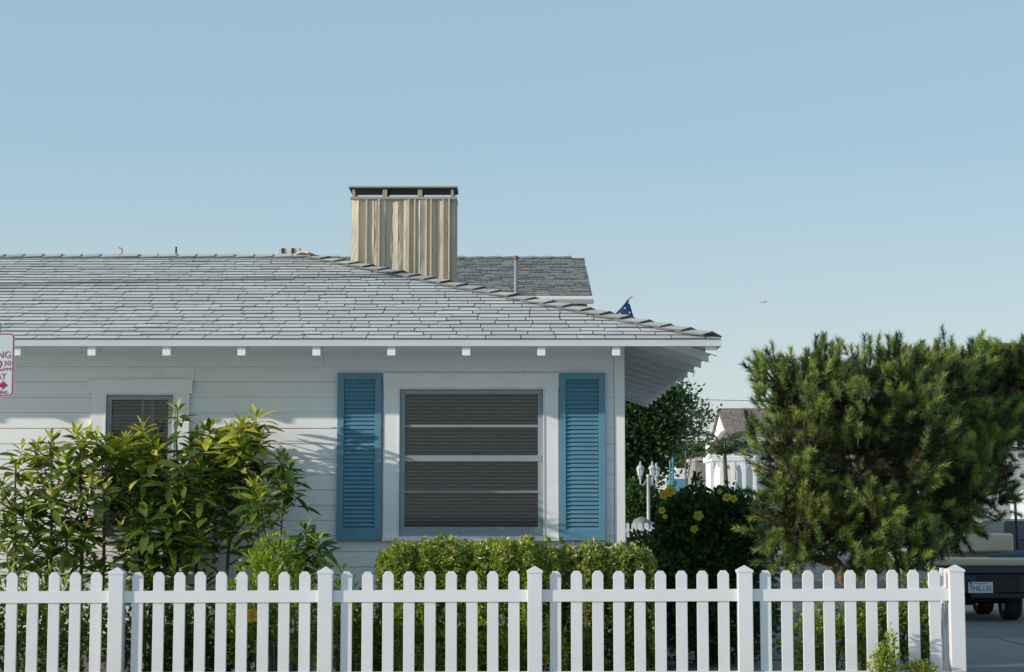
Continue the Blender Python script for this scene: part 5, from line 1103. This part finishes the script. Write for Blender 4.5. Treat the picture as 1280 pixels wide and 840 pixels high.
MB().box(cxm * 2 - Cc(1273, 0).x, cxm * 2 - Cc(1266, 0).x, DC + .025, DC + .058, Cc(0, 734).z, Cc(0, 724).z).build('tail_lamp', M['red_lens'], cart, bevel=.008)
pl0, pl1 = Cc(1210.6, 741.2, .03), Cc(1241, 727.5, .03); plt = MB().box(pl0.x, pl1.x, DC + .030, DC + .036, pl0.z, pl1.z).build('number_plate', M['plate_white'], cart, bevel=.001)
mesh_obj('lettering', text_mesh('7HIL135', (pl1.z - pl0.z) * .5, M['plate_ink'], left=pl0.x + .02, z=pl0.z + .024, y=DC + .0299, width=pl1.x - pl0.x - .04), None, plt)
MB().box(pl0.x + .07, pl1.x - .07, DC + .0288, DC + .0299, pl1.z - .026, pl1.z - .018).build('plate_strip', M['red_lens'], plt)
MB().tube([Cc(1211, 724), Cc(1215, 731)], [.012, .006], 6).build('strap', M['black'], cart)
for xw in (cxm - .47, cxm + .47):
    for yw in (DC + .38, DC + 1.75):
        w_ = thing('x', (0, 0, 0), 'x', 'x') if False else None
        mb = MB(); prof = [(.13, -.1), (.215, -.105), (.235, -.07), (.235, .07), (.215, .105), (.13, .1)]; n = 22; vs = []; fs = []
        for r_, u in prof:
            for k in range(n): a = 2 * math.pi * k / n; vs.append((xw + u, yw + r_ * math.cos(a), .243 + r_ * math.sin(a)))
        for i in range(len(prof) - 1):
            for k in range(n): fs.append((i * n + k, i * n + (k + 1) % n, (i + 1) * n + (k + 1) % n, (i + 1) * n + k))
        ty = mb.add(vs, fs).build('wheel', M['tyre'], cart, smooth=True)
        MB().tube([(xw - .09, yw, .243), (xw + .09, yw, .243)], .13, 16).build('rim', M['steel'], ty)
MB().tube([(cxm - .4, DC + .38, .26), (cxm + .4, DC + .38, .26)], .04, 10).build('axle', M['black'], cart); MB().lathe((cxm - .1, DC + .36, .2), [(.05, 0), (.13, .03), (.14, .1), (.1, .16)], 12).build('gearbox', M['black'], cart, smooth=True)
cl = []; n1, n2 = 14, 6
for j in range(n2):
    for i in range(n1):
        u, v = i / (n1 - 1), j / (n2 - 1); cl.append((Cc(1226, 0).x + u * (Cc(1269, 0).x - Cc(1226, 0).x), DC + .12 + .34 * v, Cc(0, 697.2).z + .012 + .085 * math.sin(math.pi * min(1, .12 + v)) * (.35 + .65 * u) + .012 * math.sin(u * 15 + v * 5)))
tp_ = len(cl); cl += [(x, y, Cc(0, 697.2).z + .003) for x, y, z in cl]
fs = [(j * n1 + i, j * n1 + i + 1, (j + 1) * n1 + i + 1, (j + 1) * n1 + i) for j in range(n2 - 1) for i in range(n1 - 1)]; rim = [i for i in range(n1)] + [j * n1 + n1 - 1 for j in range(1, n2)] + [(n2 - 1) * n1 + i for i in range(n1 - 2, -1, -1)] + [j * n1 for j in range(n2 - 2, 0, -1)]
fs += [(b, a, a + tp_, b + tp_) for a, b in zip(rim, rim[1:] + rim[:1])]
tag(MB().add(cl, fs).build('folded_canvas', M['cloth_blue'], smooth=True), 'dark blue folded canvas lying on the golf cart rear seat', 'canvas')
MB().tube([Cc(1277, 742, .6), Cc(1272, 690, .6), Cc(1268.5, 622, .6)], .018, 8).build('roof_strut', M['black'], cart); MB().tube([(2 * cxm - Cc(1277, 0).x, DC + .6, Cc(0, 742).z), (2 * cxm - Cc(1268.5, 0).x, DC + .6, Cc(0, 622).z)], .018, 8).build('roof_strut', M['black'], cart)
cushion('front_backrest', cxm - .45, cxm + .45, DC + .70, DC + .8, .72, 1.0, .04, M['beige'], cart); cushion('front_seat', cxm - .5, cxm + .5, DC + .81, DC + 1.25, .66, .76, .03, M['beige'], cart)
MB().prism([(cxm - .52, DC + 1.961, .3), (cxm - .52, DC + 2.3, .35), (cxm - .52, DC + 2.2, .8), (cxm - .52, DC + 1.961, .95)], (1.04, 0, 0)).build('cowl', M['navy'], cart, bevel=.03)
# black car behind
DK2 = 31.0; kx = DK2 / F_PX
def K(px, py, dy=0): return P(px, py, DK2 + dy)
car = thing('black_car', (K(1290, 700).x, DK2 + 2.1, .008), 'black hatchback with red tail lights parked beyond the golf cart', 'car')
xc0, xc1 = K(1236, 0).x, K(1236, 0).x + 1.75; zt_ = K(0, 649).z; xm = (xc0 + xc1) / 2
prof = [(0, .35), (-.02, .55), (.05, .86), (.10, .92), (.45, zt_ - .03), (.9, zt_), (1.9, zt_ - .02), (2.75, .95), (3.9, .82), (4.1, .55), (4.05, .3), (2, .24)]
mb = MB(); n = len(prof); vs = []
for (ins, sgn) in ((0, -1), (0, 1)):
    for (y, z) in prof: tz = max(0, z - .88) * .42; vs.append((xm + sgn * (.875 - tz), DK2 + y, z))
fs = [tuple(range(n)), tuple(range(2 * n - 1, n - 1, -1))] + [((i + 1) % n, i, n + i, n + (i + 1) % n) for i in range(n)]
mb.add(vs, fs); bd = mb.build('body', M['car_black'], car, bevel=.03, smooth=False)
def on_back(x, z): return (x, DK2 + .10 + (z - .92) / (zt_ - .95) * .35 - .012, z)
MB().hexa([on_back(xm - .58, .95), on_back(xm + .58, .95), Vector(on_back(xm + .58, .95)) + Vector((0, .02, 0)), Vector(on_back(xm - .58, .95)) + Vector((0, .02, 0))], [on_back(xm - .5, zt_ - .07), on_back(xm + .5, zt_ - .07), Vector(on_back(xm + .5, zt_ - .07)) + Vector((0, .02, 0)), Vector(on_back(xm - .5, zt_ - .07)) + Vector((0, .02, 0))]).build('rear_window', M['dark_glass'], car)
for sgn in (-1, 1): MB().box(xm + sgn * .8 - .09, xm + sgn * .8 + .05, DK2 + .01, DK2 + .12, .70, .90).build('tail_light', M['red_lens'], car, bevel=.02)
MB().box(xm - .3, xm + .3, DK2 + .28, DK2 + .33, zt_ - .10, zt_ - .07).build('brake_light', M['red_lens'], car); MB().box(xm - .88, xm + .88, DK2 - .08, DK2 + .05, .35, .55).build('bumper', M['car_black'], car, bevel=.04)
for xw in (xm - .76, xm + .76):
    for yw in (DK2 + .75, DK2 + 3.3):
        wh_ = MB().tube([(xw - .1, yw, .318), (xw + .1, yw, .318)], .31, 22).build('wheel', M['tyre'], car, bevel=.02); MB().tube([(xw - .105, yw, .318), (xw + .105, yw, .318)], .19, 16).build('rim', M['steel'], wh_)
# white ribbed box behind, with pale bags on top
DX = 40.0; xa_, xb_ = P(1267, 0, DX).x, P(1267, 0, DX).x + 2.4; zt_b = P(0, 625, DX).z
bn = thing('ribbed_bin', (xa_ + 1.2, DX + .7, .008), 'pale ribbed bin behind the black car at the right edge', 'bin')
MB().box(xa_, xb_, DX, DX + 1.4, .1, zt_b).build('body', M['bin_white'], bn, bevel=.02)
for k in range(17): MB().box(xa_ + .03 + k * .14, xa_ + .09 + k * .14, DX - .03, DX - .001, .12, zt_b - .06).build('rib', M['bin_white'], bn, bevel=.008)
MB().box(xa_ - .05, xb_ + .05, DX - .05, DX - .001, zt_b - .05, zt_b + .02).build('rim', M['bin_white'], bn); 
for sx_ in (xa_ + .2, xb_ - .2): MB().tube([(sx_, DX + .3, .1), (sx_ + .08, DX + .3, .1)], .1, 12).build('castor', M['tyre'], bn)
for k in range(4):
    s_ = bmesh.new(); bmesh.ops.create_icosphere(s_, subdivisions=3, radius=1)
    for v in s_.verts: v.co *= 1 + .12 * math.sin(v.co.x * 5 + k) * math.cos(v.co.y * 6 + k) + .06 * math.sin(v.co.z * 13 + 2 * k); v.co = Vector((v.co.x * .3, v.co.y * .35, v.co.z * .13)) + Vector((xa_ + .3 + k * .58, DX + .5, zt_b + .13))
    me = bpy.data.meshes.new('bag'); s_.to_mesh(me); s_.free(); me.polygons.foreach_set('use_smooth', [True] * len(me.polygons)); tag(mesh_obj('pale_bag', me, M['boat_white']), ('lumpy pale bag at the left end of the ribbed bin', 'lumpy pale bag second from the left on the ribbed bin', 'third pale bag along the ribbed bin top', 'last pale bag, farthest right on the ribbed bin')[k], 'bag', 'bags on the ribbed bin')
# neighbour house at the right, mostly behind the pine
DN = 46.0; xn0 = P(1150, 0, DN).x; xn1 = xn0 + 9; zn = P(0, 431, DN).z; xnf = P(1218, 0, DN).x
nh = thing('neighbour_house', (xn0 + 4, DN + 4, 0), 'pale stucco neighbour house with dark flat roof behind the pine', 'house')
MB().box(xn0, xn1, DN, DN + 8, 0, zn - .5).build('wall', M['stucco'], nh); MB().box(xnf, xn1 + .4, DN - .5, DN + 8, zn - .45, zn).build('roof', M['roof_dark'], nh, bevel=.03)
for k in range(4):
    cxw = xn0 + 1.6 + k * 2.1; fr_ = MB().ring(cxw - .6, cxw + .6, 3.0, 4.3, cxw - .5, cxw + .5, 3.1, 4.2, DN - .06, DN - .002).build('window', M['trim_white'], nh); MB().box(cxw - .5, cxw + .5, DN - .03, DN - .004, 3.1, 4.2).build('pane', M['dark_glass'], fr_)
xt0, xt1 = xn0 - .2, xnf - .1; zt2 = P(0, 445, DN).z; tr_ = MB().prism([(xt0, DN - .4, zn - .48), (xt0, DN + 3.4, zn - .48), (xt0, DN + 1.5, zt2 + .1)], (xt1 - xt0, 0, 0)).build('tile_roof', M['terracotta'], nh)
tm = MB().tube([(0, 0, 0), (0, 1.0, .0)], .10, 8).mesh('roof_tile'); 
k = 0; x = xt0 + .1
while x < xt1:
    sl_ = math.atan2(zt2 + .1 - zn + .48, 1.9)
    mesh_obj('tile', tm, M['terracotta'], tr_, loc=(x, DN - .45, zn - .48), rot=(sl_, 0, 0), scale=(1, 2.05, .8)); mesh_obj('ridge_tile', tm, M['terracotta'], tr_, loc=(x, DN + 1.5, zt2 + .1), rot=(0, 0, R(90)), scale=(1, .26, 1)); x += .23

def roof_at(px, py):
    """where the line of sight through a pixel meets the front roof slope"""
    a = P(px, py, 10.0); o = Vector((0, 0, EYE)); d = a - o
    t = (ZE - EYE - YE * SL) / (d.z - d.y * SL); return o + d * t
ra, rb = roof_at(0, 356.5), roof_at(420, 347.5)
ca_, cb2 = ra + sun_dir * 11.5, rb + sun_dir * 11.5; dr = (cb2 - ca_) / (cb2.x - ca_.x)
cbn = thing('cable_bundle', ca_ + dr * (0 - ca_.x), 'thick overhead cable bundle along the street, above the picture', 'cable')
c_l, c_r = ca_ + dr * (-34 - ca_.x), ca_ + dr * (30 - ca_.x)
MB().tube([c_l, c_r], .075, 8).build('cable', M['black'], cbn); MB().tube([c_l + Vector((0, 0, .1)), c_r + Vector((0, 0, .1))], .02, 6).build('messenger_wire', M['steel'], cbn)
for nm, q in (('tall wooden utility pole carrying the cable bundle, far left out of view', c_l), ('tall wooden utility pole carrying the cable bundle, far right out of view', c_r)):
    up2 = thing('utility_pole', (q.x, q.y + .2, 0), nm, 'pole', 'poles carrying the street cable'); MB().tube([(q.x, q.y + .2, -.05), (q.x, q.y + .2, q.z + 1.5)], [.15, .11], 12).build('shaft', M['bark'], up2, smooth=True); MB().box(q.x - .06, q.x + .06, q.y - .8, q.y + 1.2, q.z + .9, q.z + 1.02).build('crossarm', M['bark'], up2)
